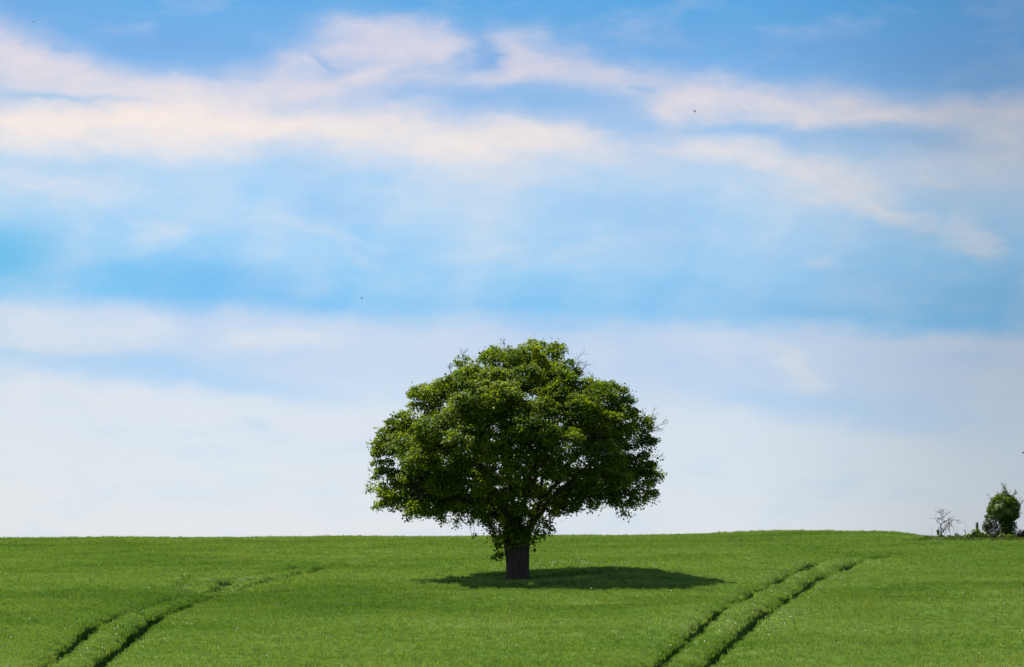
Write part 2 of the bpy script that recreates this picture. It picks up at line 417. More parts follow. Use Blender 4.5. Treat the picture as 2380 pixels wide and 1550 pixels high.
o = h.node('ShaderNodeOutputMaterial'); h.l.new(p.outputs[0], o.inputs[0])

m, h = newmat('soil'); M_soil = m
geo = h.node('ShaderNodeNewGeometry')
nn = h.noise(geo.outputs['Position'], 1.4, 6, .6)
nb = h.noise(geo.outputs['Position'], .05, 3, .5)
cs = h.ramp(nn, [(.3, (.010, .022, .006)), (.7, (.022, .038, .010))])
cf = h.ramp(nb, [(.3, (.040, .090, .012)), (.7, (.070, .125, .018))])
sx = h.node('ShaderNodeSeparateXYZ'); h.l.new(geo.outputs['Position'], sx.inputs[0])
f1 = h.math('MULTIPLY', h.map(sx.outputs[1], 106, 112, 0, 1), h.map(sx.outputs[1], 250, 256, 1, 0))
f2 = h.map(h.math('ABSOLUTE', sx.outputs[0]), 50, 56, 1, 0)
c = h.mix(h.math('MULTIPLY', f1, f2), cf, cs)
p = h.node('ShaderNodeBsdfPrincipled'); h.put(p.inputs['Base Color'], c); p.inputs['Roughness'].default_value = .95
p.inputs['Specular IOR Level'].default_value = 0.0
b = h.node('ShaderNodeBump'); b.inputs['Distance'].default_value = .08; h.put(b.inputs['Height'], nn); h.l.new(b.outputs[0], p.inputs['Normal'])
o = h.node('ShaderNodeOutputMaterial'); h.l.new(p.outputs[0], o.inputs[0])

def simplemat(name, c, rough=.7):
    m, h = newmat(name)
    tcx = h.node('ShaderNodeTexCoord')
    n = h.noise(tcx.outputs['Object'], 9, 3, .5)
    cc = h.ramp(n, [(.2, [v * .75 for v in c]), (.8, [min(1, v * 1.15) for v in c])])
    p = h.node('ShaderNodeBsdfPrincipled'); h.put(p.inputs['Base Color'], cc); p.inputs['Roughness'].default_value = rough
    o = h.node('ShaderNodeOutputMaterial'); h.l.new(p.outputs[0], o.inputs[0])
    return m
M_white = simplemat('white_petal', (.62, .64, .60))
M_yellow = simplemat('yellow_petal', (.50, .46, .03))
M_bird = simplemat('dark_plumage', (.02, .022, .032))
M_stone = simplemat('field_stone', (.22, .21, .19), .9)

# ground sheet
def axis(lo, hi, fine_lo, fine_hi, step):
    f = np.arange(fine_lo, fine_hi + .01, step)
    a = fine_lo - np.geomspace(step * 1.5, fine_lo - lo, 26)[::-1]
    b = fine_hi + np.geomspace(step * 1.5, hi - fine_hi, 26)
    return np.concatenate([a, f, b])
gx = axis(-4000, 4000, -62, 62, .6); gy = axis(-2500, 6000, 96, 262, .6)
GX, GY = np.meshgrid(gx, gy)
GZ = Gz(GX.ravel(), GY.ravel())
nx, ny = len(gx), len(gy)
ii = (np.arange(ny - 1)[:, None] * nx + np.arange(nx - 1)[None, :]).ravel()
gf = np.stack([ii, ii + 1, ii + nx + 1, ii + nx], axis=1)
tag(mesh_arrays('ground', np.stack([GX.ravel(), GY.ravel(), GZ], axis=1), gf, M_soil, smooth=True), kind='structure')

# ------------------------------------------------------------------ wheel ruts in the crop (readings of the photograph)
def path(pts):
    P_ = np.array([hit(*q) for q in pts])
    # prolong towards the viewer
    d = P_[0] - P_[1]; d /= np.linalg.norm(d)
    return np.vstack([P_[0] + d * 14, P_])
RUTS = [  # points, depth of the cut, width of the bare bottom, width of the soft far bank
 ([(1535, 1550), (1600, 1490), (1680, 1424), (1760, 1374), (1830, 1340), (1890, 1312), (1950, 1296), (2020, 1285)], 1.0, .82, 1.25),
 ([(1650, 1550), (1710, 1495), (1770, 1440), (1840, 1390), (1900, 1350), (1940, 1328), (1990, 1309), (2060, 1292), (2130, 1281), (2200, 1273)], 1.0, .90, .95),
 ([(105, 1550), (170, 1507), (235, 1450), (300, 1420), (360, 1402), (430, 1384), (470, 1374), (530, 1358), (590, 1342)], 1.0, .86, 1.15),
 ([(235, 1550), (290, 1510), (350, 1457), (400, 1422), (450, 1403), (520, 1382), (570, 1362), (620, 1350), (700, 1336), (813, 1314), (928, 1297), (1000, 1290), (1060, 1285), (1130, 1279)], 1.0, 1.05, .90),
 ([(615, 1332), (660, 1327), (740, 1312), (813, 1301), (900, 1290)], .9, .6, .8),
 ([(1680, 1251), (1800, 1254), (1900, 1257), (2000, 1259)], .6, .3, 1.0),
]
RP = [(path(q), a, b, c) for q, a, b, c in RUTS]
def rut_factor(x, y):
    """1 = full crop height, 0 = bare"""
    f = np.ones_like(x)
    for P_, depth, w0, w1 in RP:
        best = np.full(x.shape, 1e9); sgn = np.zeros_like(x); tt = np.zeros_like(x)
        for k in range(len(P_) - 1):
            a, b = P_[k], P_[k + 1]
            d = b - a; L2 = d @ d
            t = ((x - a[0]) * d[0] + (y - a[1]) * d[1]) / L2
            tc_ = np.clip(t, 0, 1)
            qx, qy = x - a[0] - tc_ * d[0], y - a[1] - tc_ * d[1]
            ds = np.hypot(qx, qy)
            # positive on the left-hand side of the path (the far bank)
            s = (d[0] * (y - a[1]) - d[1] * (x - a[0]))
            up = ds < best
            best = np.where(up, ds, best); sgn = np.where(up, np.sign(s), sgn)
            tt = np.where(up, (k + tc_) / (len(P_) - 1), tt)
        s = best * sgn
        wob = .85 + .3 * np.sin(x * 2.1 + y * 1.3) * np.sin(y * .9 - x)
        bank = np.clip((s - w0) / (w1 * wob), 0, 1)
        bank = np.where(bank > 0, .60 + .40 * (1 - (1 - bank) ** 2.0), 0)
        nearside = np.clip((-s) / .16, 0, 1)
        v = np.where(s >= 0, bank, nearside)
        fade = np.clip((1 - tt) / .22, 0, 1)
        dd = depth * (.35 + .65 * fade)
        f = np.minimum(f, 1 - dd * (1 - v) * .96)
    return f
PATCH = [(428, 1350, .45, 2.8, .65), (447, 1366, .35, 1.5, .5), (524, 1350, .5, 3.0, .75), (535, 1362, .4, 1.6, .5), (1385, 1275, 3, .8, .1), (780, 1425, 2.2, 1.5, .3), (1165, 1322, 1.6, 1.2, .2), (735, 1445, 3.0, 1.2, .2)]
PC = [(hit(a, b), c, d, e) for a, b, c, d, e in PATCH]

# ------------------------------------------------------------------ crop
def tuft_mesh(name, mat, nb, spread, hgt, wid, seed, bend=.35, lean=(0, 0)):
    r = np.random.default_rng(seed)
    V_, F_, T_, Q_ = [], [], [], []
    for k in range(nb):
        a = r.uniform(0, 2 * math.pi); rr = spread * math.sqrt(r.uniform())
        bx, by = rr * math.cos(a), rr * math.sin(a)
        hh = hgt * r.uniform(.80, 1.04); w = wid * r.uniform(.7, 1.3)
        th = r.uniform(0, 2 * math.pi)
        dx, dy = math.cos(th), math.sin(th)
        bd = bend * hh * r.uniform(.1, 1.0); la = r.uniform(0, 2 * math.pi)
        lx, ly = math.cos(la) * bd + lean[0] * hh, math.sin(la) * bd + lean[1] * hh
        rnd = r.uniform()
        s0 = len(V_)
        for (t, ww) in ((0, .7), (.55, 1.0), (.85, .8), (1.0, .12)):
            cx, cy, cz = bx + lx * t * t, by + ly * t * t, hh * (t - .12 * t ** 3 * bend)
            V_.append((cx - dx * w * ww, cy - dy * w * ww, cz)); V_.append((cx + dx * w * ww, cy + dy * w * ww, cz))
            tp = max(0, (t - .5) / .5); T_ += [tp, tp]; Q_ += [rnd, rnd]
        for q in range(3):
            F_.append((s0 + 2 * q, s0 + 2 * q + 1, s0 + 2 * q + 3, s0 + 2 * q + 2))
    return mesh_arrays(name, np.array(V_), np.array(F_), mat, attr={'tip': T_, 'rnd': Q_}, link=False)

def scatter(name, pts, scale, rotz, srcs, mat, label=None):
    """one object whose points carry instances of the source tufts"""
    me = bpy.data.meshes.new(name)
    me.vertices.add(len(pts)); me.vertices.foreach_set('co', np.asarray(pts, dtype=np.float32).ravel())
    for k, v, t in (('isc', scale, 'FLOAT_VECTOR'), ('irot', rotz, 'FLOAT_VECTOR')):
        a = me.attributes.new(k, t, 'POINT'); a.data.foreach_set('vector', np.asarray(v, dtype=np.float32).ravel())
    a = me.attributes.new('iid', 'INT', 'POINT'); a.data.foreach_set('value', R.integers(0, len(srcs), len(pts)).astype(np.int32))
    me.materials.append(mat)
    ob = bpy.data.objects.new(name, me); COL.objects.link(ob)
    cc = bpy.data.collections.new(name + '_sources')
    for s_ in srcs: cc.objects.link(s_)
    ng = bpy.data.node_groups.new(name + '_scatter', 'GeometryNodeTree')
    ng.interface.new_socket('Geometry', in_out='INPUT', socket_type='NodeSocketGeometry')
    ng.interface.new_socket('Geometry', in_out='OUTPUT', socket_type='NodeSocketGeometry')
    N = ng.nodes; L = ng.links
    gi = N.new('NodeGroupInput'); go = N.new('NodeGroupOutput')
    ip = N.new('GeometryNodeInstanceOnPoints')
    ci = N.new('GeometryNodeCollectionInfo'); ci.inputs['Collection'].default_value = cc
    ci.inputs['Separate Children'].default_value = True; ci.inputs['Reset Children'].default_value = True
    ip.inputs['Pick Instance'].default_value = True
    def na(nm, t):
        x = N.new('GeometryNodeInputNamedAttribute'); x.data_type = t; x.inputs[0].default_value = nm
        return [o_ for o_ in x.outputs if o_.enabled][0]
    L.new(gi.outputs[0], ip.inputs['Points']); L.new(ci.outputs[0], ip.inputs['Instance'])
    L.new(na('iid', 'INT'), ip.inputs['Instance Index'])
    L.new(na('irot', 'FLOAT_VECTOR'), ip.inputs['Rotation']); L.new(na('isc', 'FLOAT_VECTOR'), ip.inputs['Scale'])
    L.new(ip.outputs[0], go.inputs[0])
    md = ob.modifiers.new('scatter', 'NODES'); md.node_group = ng
    return ob

def verge_zone(x, y):
    edge = 29.0 + .35 * np.sin(y * 1.7)
    return (x > edge) & (y > 203.5 + .3 * np.sin(x * 1.1)) & ~((y > 212.5) & (x < 33.3 + (y - 212) * .04))

def vnoise(x, y, seed, sc):
    r = np.random.default_rng(seed); out = np.zeros_like(x)
    for k in range(16):
        a = r.uniform(0, math.pi); f = sc * r.uniform(.5, 1.9); ph = r.uniform(0, 6.28)
        out += np.sin((x * math.cos(a) + y * math.sin(a)) * f + ph)
    return out / math.sqrt(16)
TRX, TRY = .33, 170.0
def canopy(x, y):
    """height of the closed crop canopy above the soil, 0 where the ground is bare"""
    rf = rut_factor(x, y)
    for (c_, a_, b_, dp) in PC:
        rf = rf * (1 - dp * np.exp(-(((x - c_[0]) / a_) ** 2 + ((y - c_[1]) / b_) ** 2) ** 1.5))
    d = np.hypot(x - TRX, y - TRY)
    rf = rf * np.clip((d - .62) / .22, 0, 1)
    # low clumps, waves pressed into the crop by the wind, drill rows
    hv = (.042 * vnoise(x, y, 1, .5) + .026 * vnoise(x, y, 2, 1.5) + .012 * vnoise(x, y * .6, 3, 4.2) + .006 * vnoise(x, y * .5, 13, 9.0))
    gust = np.clip(vnoise(x, y, 5, .09) + .2, 0, 1.2)
    hv += .045 * gust * np.sin(1.35 * (y - .35 * x) + 2.4 * vnoise(x, y, 4, .13))
    return rf, np.clip(CROP * rf + hv * np.clip(rf * 3, 0, 1), 0, 2)
# closed canopy sheet
cxs = np.arange(-48, 48.01, .15); cys = np.concatenate([np.arange(110, 180, .26), np.arange(180, 246, .34)])
CX, CY = np.meshgrid(cxs, cys); CXr, CYr = CX.ravel(), CY.ravel()
rfc, hc = canopy(CXr, CYr)
jit = R.normal(size=len(CXr)) * .010 * np.clip(rfc * 2, 0, 1)
CZ_ = Gz(CXr, CYr) + hc - .07 + jit
okv = (rfc > .045) & ~verge_zone(CXr, CYr) & (np.abs(CXr) < .19 * CYr + 4)
nxc = len(cxs)
ii = (np.arange(len(cys) - 1)[:, None] * nxc + np.arange(nxc - 1)[None, :]).ravel()
q4 = np.stack([ii, ii + 1, ii + nxc + 1, ii + nxc], 1)
okc = okv[q4].sum(1) >= 1
low = ~okv
CZ_[low] = Gz(CXr[low], CYr[low]) - .05
q4 = q4[okc]
used = np.unique(q4); remap = np.zeros(len(CXr), int); remap[used] = np.arange(len(used))
can_o = mesh_arrays('crop_canopy', np.stack([CXr, CYr, CZ_], 1)[used], remap[q4], M_canopy, smooth=True)
tag(can_o, 'dense green cereal canopy covering the hillside field', 'crop', kind='stuff')

y0, y1 = 110., 246.
NPT = 270000
yy = y0 + (y1 - y0) * R.uniform(size=NPT * 2)
xx = R.uniform(-1, 1, NPT * 2) * (.18 * y1 + 5)
keep = (np.abs(xx) < .185 * yy + 4) & ~verge_zone(xx, yy)
xx, yy = xx[keep][:NPT], yy[keep][:NPT]
rf, hh_ = canopy(xx, yy)
kk = (rf > .12) | (R.uniform(size=len(rf)) < .10)
xx, yy, hh_, rf = xx[kk], yy[kk], hh_[kk], rf[kk]
zz = Gz(xx, yy) + np.maximum(hh_ - .14, 0)
n = len(xx)
sz = R.uniform(.65, 1.35, n) * (1 + .5 * (R.uniform(size=n) < .06))
tilt_x = .16 * vnoise(xx, yy, 8, .25) - .1; tilt_y = .16 * vnoise(xx, yy, 9, .25)
sxy = R.uniform(.85, 1.3, n)
tufts = [tuft_mesh('crop_tuft_%d' % k, M_crop, 13, .20, .18, .0080, 100 + k, bend=.55) for k in range(5)]
crop = scatter('cereal_crop', np.stack([xx, yy, zz - .02], 1), np.stack([sxy, sxy, sz], 1),
               np.stack([tilt_y, tilt_x, R.uniform(0, 6.28, n)], 1), tufts, M_crop)
tag(crop, 'young green cereal blades standing over the whole field', 'crop', kind='stuff')

# white specks: small wild flowers in the ruts and round the shadow
fl = []
def fl_add(px, py, n_, su, sv):
    for _ in range(n_):
        q = hit(px + random.gauss(0, su), py + random.gauss(0, sv))
        fl.append((q[0], q[1]))
fl_add(1330, 1310, 34, 45, 3); fl_add(1440, 1309, 34, 50, 3); fl_add(1540, 1316, 10, 45, 4); fl_add(1270, 1318, 20, 14, 4); fl_add(1170, 1318, 18, 8, 7)
fl_add(430, 1352, 30, 10, 14); fl_add(526, 1352, 34, 8, 14); fl_add(528, 1375, 14, 7, 4)
fl_add(1880, 1310, 14, 9, 4); fl_add(1960, 1303, 14, 16, 5)
for a, b, n_ in (((1700, 1445), (1870, 1330), 46), ((1780, 1470), (1960, 1330), 46), ((1540, 1560), (1700, 1430), 24), ((1660, 1560), (1800, 1440), 14), ((150, 1540), (380, 1400), 30), ((280, 1530), (560, 1370), 26)):
    for _ in range(n_):
        t = random.random()
        q = hit(a[0] + (b[0] - a[0]) * t + random.gauss(0, 9), a[1] + (b[1] - a[1]) * t + random.gauss(0, 7)); fl.append((q[0], q[1]))
for _ in range(220):
    q = hit(random.uniform(0, 2380) if random.random() > .45 else random.uniform(0, 700), random.uniform(1275, 1545)); fl.append((q[0], q[1]))
fl = np.array(fl)
fv, ff = [], []
ftop = Gz(fl[:, 0], fl[:, 1]) + canopy(fl[:, 0], fl[:, 1])[1]
for (x, y), zt in zip(fl, ftop):
    zt = zt + random.uniform(.02, .10)
    r0 = random.uniform(.008, .024); s0 = len(fv)
    nrm = Vector((random.gauss(-.1, .4), -.7, .7)).normalized(); q = nrm.to_track_quat('Z', 'Y')
    for k in range(5):
        fv.append(tuple(Vector((x, y, zt)) + q @ Vector((r0 * math.cos(k * 1.2566), r0 * math.sin(k * 1.2566), 0))))
    ff.append((s0, s0 + 1, s0 + 2, s0 + 3, s0 + 4))
tag(mesh_arrays('white_wildflowers', np.array(fv), np.array(ff), M_white), 'tiny white wildflowers dotted through the crop and its wheel ruts', 'wildflowers', kind='stuff')

# ------------------------------------------------------------------ tubes and leaves
def tube_arrays(chains, sides=6, lump=0.0, seed=0):
    """chains: list of (points Nx3, radii N)"""
    V_, F_ = [], []; off = 0
    r = np.random.default_rng(seed)
    for pts, rr in chains:
        pts = np.asarray(pts, float); n_ = len(pts)
        if n_ < 2: continue
        tan = np.gradient(pts, axis=0); tan /= (np.linalg.norm(tan, axis=1)[:, None] + 1e-9)
        ref = np.array([1., 0, 0]) if abs(tan[0][0]) < .8 else np.array([0, 1., 0])
        nrm = ref - tan[0] * (ref @ tan[0]); nrm /= np.linalg.norm(nrm)
        ns = sides if not callable(sides) else sides(rr[0])
        ang = np.arange(ns) * 2 * math.pi / ns
        ph = r.uniform(0, 6.28, 3)
        for k in range(n_):
            nrm = nrm - tan[k] * (nrm @ tan[k]); nrm /= (np.linalg.norm(nrm) + 1e-9)
            bn = np.cross(tan[k], nrm)
            R_ = rr[k]
            if lump:
                R_ = rr[k] * (1 + lump * (np.sin(3 * ang + ph[0] + k * .13) * .6 + np.sin(5 * ang + ph[1] - k * .21) * .5 + np.sin(11 * ang + ph[2]) * .3))
            ring = pts[k] + (np.cos(ang) * R_)[:, None] * nrm + (np.sin(ang) * R_)[:, None] * bn
            V_.append(ring)
        i0 = off + (np.arange(n_ - 1)[:, None] * ns + np.arange(ns)[None, :]).ravel()
        i1 = off + (np.arange(n_ - 1)[:, None] * ns + (np.arange(ns)[None, :] + 1) % ns).ravel()
        F_.append(np.stack([i0, i1, i1 + ns, i0 + ns], 1))
        off += n_ * ns
    return np.concatenate(V_), np.concatenate(F_)

LEAF = np.array([(0, 0, 0), (.42, .22, .10), (.40, .62, .12), (0, 1.0, -.10), (-.40, .62, .12), (-.42, .22, .10)])
def leaves_arrays(cent, size, outward, up=.55, rndw=.75, seed=0, droop=.35, aspect=1.0):
    r = np.random.default_rng(seed)
    n_ = len(cent)
    nrm = outward * .45 + np.array([0, 0, up]) + r.normal(size=(n_, 3)) * rndw
    nrm /= np.linalg.norm(nrm, axis=1)[:, None]
    d = r.normal(size=(n_, 3)) + outward * .6 - np.array([0, 0, droop])
    d -= nrm * np.sum(d * nrm, axis=1)[:, None]; d /= np.linalg.norm(d, axis=1)[:, None]
    sx_ = np.cross(d, nrm)
    L = LEAF * np.array([aspect, 1, 1])
    s_ = (size * r.uniform(.65, 1.3, n_))[:, None, None]
    v = cent[:, None, :] + s_ * (L[None, :, 0:1] * sx_[:, None, :] + L[None, :, 1:2] * d[:, None, :] + L[None, :, 2:3] * nrm[:, None, :])
    b = (np.arange(n_) * 6)[:, None]
    f = np.concatenate([b + np.array([0, 1, 2, 3]), b + np.array([0, 3, 4, 5])])
    rn = np.repeat(r.uniform(size=n_), 6)
    return v.reshape(-1, 3), f, rn

# ------------------------------------------------------------------ the big tree
TX, TY = .33, 170.0
TZ = float(at(1203, 1341, 170.0)[2]) 
ZM = 1350 / 1902 * 8.79e-5 * 170        # metres per reading pixel of the crown close-up
def tp(X, Y, d=0.): return np.array([(X - 943) * ZM, d, (1415 - Y) * ZM])
OUT = [(1055, 88), (1110, 105), (1178, 92), (1215, 150), (1268, 205), (1290, 325), (1395, 305), (1450, 315), (1540, 360), (1562, 412), (1612, 440),
       (1618, 505), (1680, 520), (1692, 590), (1738, 640), (1742, 720), (1700, 765), (1722, 830), (1752, 872), (1700, 905), (1728, 965), (1655, 1012),
       (1600, 950), (1575, 1020), (1540, 1068), (1480, 1010), (1440, 945), (1400, 1030), (1340, 965), (1300, 1000), (1285, 1055), (1225, 1005), (1160, 1050), (1060, 1100),
       (943, 1130), (860, 1120), (770, 1110), (680, 1100), (590, 1110), (500, 1100), (440, 1072), (380, 1078), (310, 1080), (300, 1035), (220, 1030), (135, 1030), (148, 960),
       (105, 930), (150, 905), (130, 865), (155, 800), (95, 725), (150, 690), (125, 650), (200, 560), (245, 505), (360, 430), (320, 405), (400, 345), (462, 345), (490, 315),
       (545, 290), (585, 215), (650, 195), (730, 190), (780, 130), (860, 140), (905, 165), (990, 130)]
OP = np.array([tp(a, b)[[0, 2]] for a, b in OUT])
def inpoly(px, pz):
    c = np.zeros(len(px), bool)
    j = len(OP) - 1
    for i in range(len(OP)):
        xi, zi = OP[i]; xj, zj = OP[j]
        hitx = ((zi > pz) != (zj > pz)) & (px < (xj - xi) * (pz - zi) / (zj - zi + 1e-9) + xi)
        c ^= hitx; j = i
    return c
# centre line and half-width of the outline by height
zs = np.linspace(OP[:, 1].min() + .02, OP[:, 1].max() - .02, 120)
cc_, ww_ = [], []
for z in zs:
    xs = []
    for i in range(len(OP)):
        a, b = OP[i - 1], OP[i]
        if (a[1] > z) != (b[1] > z): xs.append(a[0] + (z - a[1]) / (b[1] - a[1]) * (b[0] - a[0]))
    cc_.append((min(xs) + max(xs)) / 2); ww_.append((max(xs) - min(xs)) / 2)
def crown_in(p, shrink=1.0):
    c = np.interp(p[:, 2], zs, cc_)
    dx = p[:, 0] - c
    rr = np.sqrt(dx ** 2 + (p[:, 1] / .93) ** 2)
    # revolve the outline, blending its left and right side by direction
    wgt = dx / (rr + 1e-6)
    z = p[:, 2]
    inR = inpoly(c + rr / shrink, z); inL = inpoly(c - rr / shrink, z)
    u = (np.sin(p[:, 0] * 7.1 + p[:, 1] * 5.3) + 1) / 2
    useR = (wgt * .5 + .5) + (u - .5) * .5 > .5
    return np.where(useR, inR, inL)
# lobes: big boughs of foliage; clumps: puffs of leaves over each lobe, fewer inside
r = np.random.default_rng(5)
LOB = []
for (X, Y, q, d) in [(760, 470, 160, -5.6), (640, 520, 110, -5.0), (880, 440, 110, -5.3), (650, 265, 85, -.5), (1110, 180, 95, 0), (1178, 150, 55, .3), (860, 220, 90, -.6), (770, 190, 60, 0), (980, 200, 80, .5), (1240, 250, 60, 0), (430, 430, 105, -1.5), (560, 360, 90, -1.2),
                     (290, 560, 95, 0), (375, 400, 55, 0), (200, 640, 80, 0), (180, 740, 85, 0), (200, 880, 95, 0), (190, 980, 65, 0), (330, 960, 90, -1), (1490, 400, 90, 0), (1420, 370, 65, .5), (1560, 470, 75, 0), (1180, 340, 95, -3.2), (1290, 500, 115, -4.6),
                     (1640, 580, 70, 0), (1670, 680, 75, 0), (1640, 800, 90, 0), (1700, 865, 50, 0), (1660, 940, 75, 0), (1540, 980, 75, 0), (1430, 560, 100, -3.4), (1000, 340, 100, -3.4), (980, 620, 120, -6.3), (660, 680, 120, -6.2), (460, 620, 110, -4.6), (420, 780, 110, -4.8),
                     (1200, 700, 120, -6.0), (1420, 760, 115, -5.0), (1540, 640, 90, -2.6), (540, 900, 95, -4.0), (720, 900, 100, -5.2), (930, 860, 90, -5.6), (1330, 900, 85, -4.0), (820, 740, 80, -6.6), (1080, 520, 90, -5.4), (820, 330, 85, -3.2), (700, 1010, 80, -1.0), (560, 1020, 75, -.5),
                     (450, 1010, 70, 0), (1200, 960, 50, 0), (900, 640, 80, -6.4), (1000, 740, 70, -6.0), (820, 560, 80, -6.0), (1100, 640, 85, -6.2), (1150, 820, 70, -5.4), (1120, 420, 80, -4.4), (340, 700, 90, -3.4), (600, 800, 80, -5.4), (1500, 880, 80, -3.0), (240, 1000, 55, .3), (640, 1045, 55, -.3), (740, 1050, 50, 0), (600, 990, 70, 1.5), (1300, 970, 50, .5)]:
    LOB.append((tp(X, Y, d), q * ZM))
cand = np.stack([r.uniform(-9.2, 8.8, 20000), r.uniform(-8.6, 8.6, 20000), r.uniform(3.6, 13.6, 20000)], 1)
ok = crown_in(cand, .86) & ~crown_in(cand / np.array([.66, .66, 1.0]) + np.array([0, 0, 1.2]))
for p_ in cand[ok]:
    q = r.uniform(.95, 1.5)
    if p_[1] < -2.5: continue
    if all(np.linalg.norm(p_ - l[0]) > (q + l[1]) * .80 for l in LOB): LOB.append((p_, q))
LC = np.array([l[0] for l in LOB]); LR = np.array([l[1] for l in LOB])
cl_c, cl_r, cl_deep = [], [], []
for lc_, lr_ in zip(LC, LR):
    m_ = int(26 * (lr_ / 1.1) ** 2)
    mine = []
    for _ in range(m_ * 6):
        q = r.normal(size=3); q /= np.linalg.norm(q)
        if q[2] < -.15 and r.uniform() < .6: continue
        if lc_[2] < 4.6 and q[2] < -.5: continue
        c_ = lc_ + q * np.array([1.05, 1.05, .85]) * lr_ * r.uniform(.62, .88)
        if mine and (np.linalg.norm(np.array(mine) - c_, axis=1) < .50).any(): continue
        mine.append(c_); cl_c.append(c_); cl_r.append(r.uniform(.30, .50)); cl_deep.append(False)
        if len(mine) >= m_: break
inner = cand[crown_in(cand, .75)]
for p_ in inner[:2500]:
    if np.linalg.norm(np.array(cl_c) - p_, axis=1).min() > 1.0:
        cl_c.append(p_); cl_r.append(r.uniform(.35, .6)); cl_deep.append(True)
cl_c = np.array(cl_c); cl_r = np.array(cl_r); cl_deep = np.array(cl_deep)
k_ = inpoly(cl_c[:, 0] * 1.0, cl_c[:, 2])
cl_c, cl_r, cl_deep = cl_c[k_], cl_r[k_], cl_deep[k_]
# sprigs that stand out beyond the lobes
out_c = cl_c - np.array([0, 0, 6.5]); out_c /= np.linalg.norm(out_c, axis=1)[:, None]
pick = np.where(crown_in(cl_c * np.array([1.04, 1.04, 1.02])) == False)[0]
pick = r.choice(np.where(~cl_deep)[0], 240, replace=False) if len(pick) < 50 else r.choice(pick, min(260, len(pick)), replace=False)
sp_c = cl_c[pick] + out_c[pick] * r.uniform(.0, .30, (len(pick), 1)); sp_r = r.uniform(.16, .30, len(pick))
cl_c = np.concatenate([cl_c, sp_c]); cl_r = np.concatenate([cl_r, sp_r]); cl_deep = np.concatenate([cl_deep, np.zeros(len(pick), bool)])
print('clumps', len(cl_c), 'deep', cl_deep.sum())

# space colonisation from hand laid main limbs
LIMBS = [
 [(900, 1190, 0), (862, 1110, .2), (805, 1055, .2), (700, 965, .3), (560, 890, .4), (400, 820, .2)],
 [(1005, 1180, 0), (1060, 1085, .1), (1120, 985, 0), (1200, 935, -.3), (1320, 895, -.4), (1460, 850, -.2)],
 [(1020, 1150, 0), (1072, 1010, .2), (1085, 850, .3), (1095, 640, .3), (1120, 420, .1)],
 [(1030, 1120, 0), (1100, 960, .8), (1230, 780, 1.0), (1370, 640, .6), (1450, 520, .3)],
 [(935, 1170, 0), (925, 1010, 0), (880, 820, -.4), (850, 600, -.8), (860, 400, -.6)],
 [(890, 1140, 0), (820, 960, -.6), (720, 760, -1.2), (650, 560, -1.2), (620, 380, -.6)],
 [(860, 1110, .2), (740, 900, .8), (560, 700, 1.2), (420, 560, .8)],
 [(950, 1180, -.3), (960, 1040, -1.6), (1010, 860, -3.6), (1060, 700, -5.2)],
 [(930, 1180, -.3), (880, 1040, -1.8), (780, 880, -4.0), (700, 760, -5.6)],
 [(980, 1180, -.2), (1090, 1010, -1.8), (1260, 860, -3.8), (1380, 760, -4.6)],
 [(950, 1180, .3), (970, 1020, 1.8), (1040, 860, 4.0), (1080, 700, 5.6)],
 [(930, 1180, .3), (860, 1020, 2.0), (740, 880, 4.2), (660, 780, 5.4)],
 [(980, 1180, .2), (1100, 1000, 2.0), (1260, 860, 4.0), (1380, 760, 4.8)],
 [(860, 1110, .1), (700, 1010, -1.5), (520, 950, -3.2), (380, 900, -4.0)],
]
nodes = [tp(943, 1190)]; parent = [-1]
def add_node(p_, par): nodes.append(np.asarray(p_, float)); parent.append(par); return len(nodes) - 1
limb_first = []
for lb in LIMBS:
    prev = 0
    pts = [tp(*q) for q in lb]
    for q in pts:
        a = nodes[prev]; L = np.linalg.norm(q - a); kseg = max(1, int(L / .4))
        for s_ in range(1, kseg + 1):
            t = s_ / kseg
            w_ = r.normal(size=3) * .045 * min(1, L)
            prev = add_node(a + (q - a) * t + (w_ if s_ < kseg else 0), prev)
attr_pts = []
for c_, r_, dp in zip(cl_c, cl_r, cl_deep):
    m_ = 3 if not dp else 3
    q = r.normal(size=(m_, 3)); q /= np.linalg.norm(q, axis=1)[:, None]
    attr_pts.append(c_ + q * (r_ * .75 * r.uniform(.2, 1, (m_, 1))))
A = np.concatenate(attr_pts)
NA = len(A)
nd = np.array(nodes)
near_i = np.zeros(NA, int); near_d = np.full(NA, 1e9)
def upd(start):
    global near_d, near_i
    new = np.array(nodes[start:])
    for s_ in range(0, len(new), 400):
        blk = new[s_:s_ + 400]
        D = np.linalg.norm(A[:, None, :] - blk[None, :, :], axis=2)
        j = D.argmin(1); dmin = D[np.arange(NA), j]
        u_ = dmin < near_d
        near_d = np.where(u_, dmin, near_d); near_i = np.where(u_, j + start + s_, near_i)
upd(0)
alive = np.ones(NA, bool)
STEP = .30
for it in range(70):
    alive &= near_d > .32
    act = alive & (near_d < 5.0)
    if not act.any(): break
    st_ = len(nodes)
    dirs = A[act] - np.array(nodes)[near_i[act]]
    dirs /= np.linalg.norm(dirs, axis=1)[:, None]
    acc = {}
    for k, i_ in enumerate(near_i[act]):
        acc.setdefault(int(i_), []).append(dirs[k])
    for i_, dl in acc.items():
        v = np.sum(dl, axis=0)
        nv = np.linalg.norm(v)
        if nv < .2: v = dl[0]
        v = v / np.linalg.norm(v) + r.normal(size=3) * .16
        if parent[i_] >= 0:
            pd = nodes[i_] - nodes[parent[i_]]; pd /= np.linalg.norm(pd) + 1e-9
            v = v + pd * .25
        v /= np.linalg.norm(v)
        add_node(nodes[i_] + v * STEP, i_)
    upd(st_)
nd = np.array(nodes); par = np.array(parent)
NN = len(nd)
print('branch nodes', NN, 'alive attractors', alive.sum())
kids = [[] for _ in range(NN)]
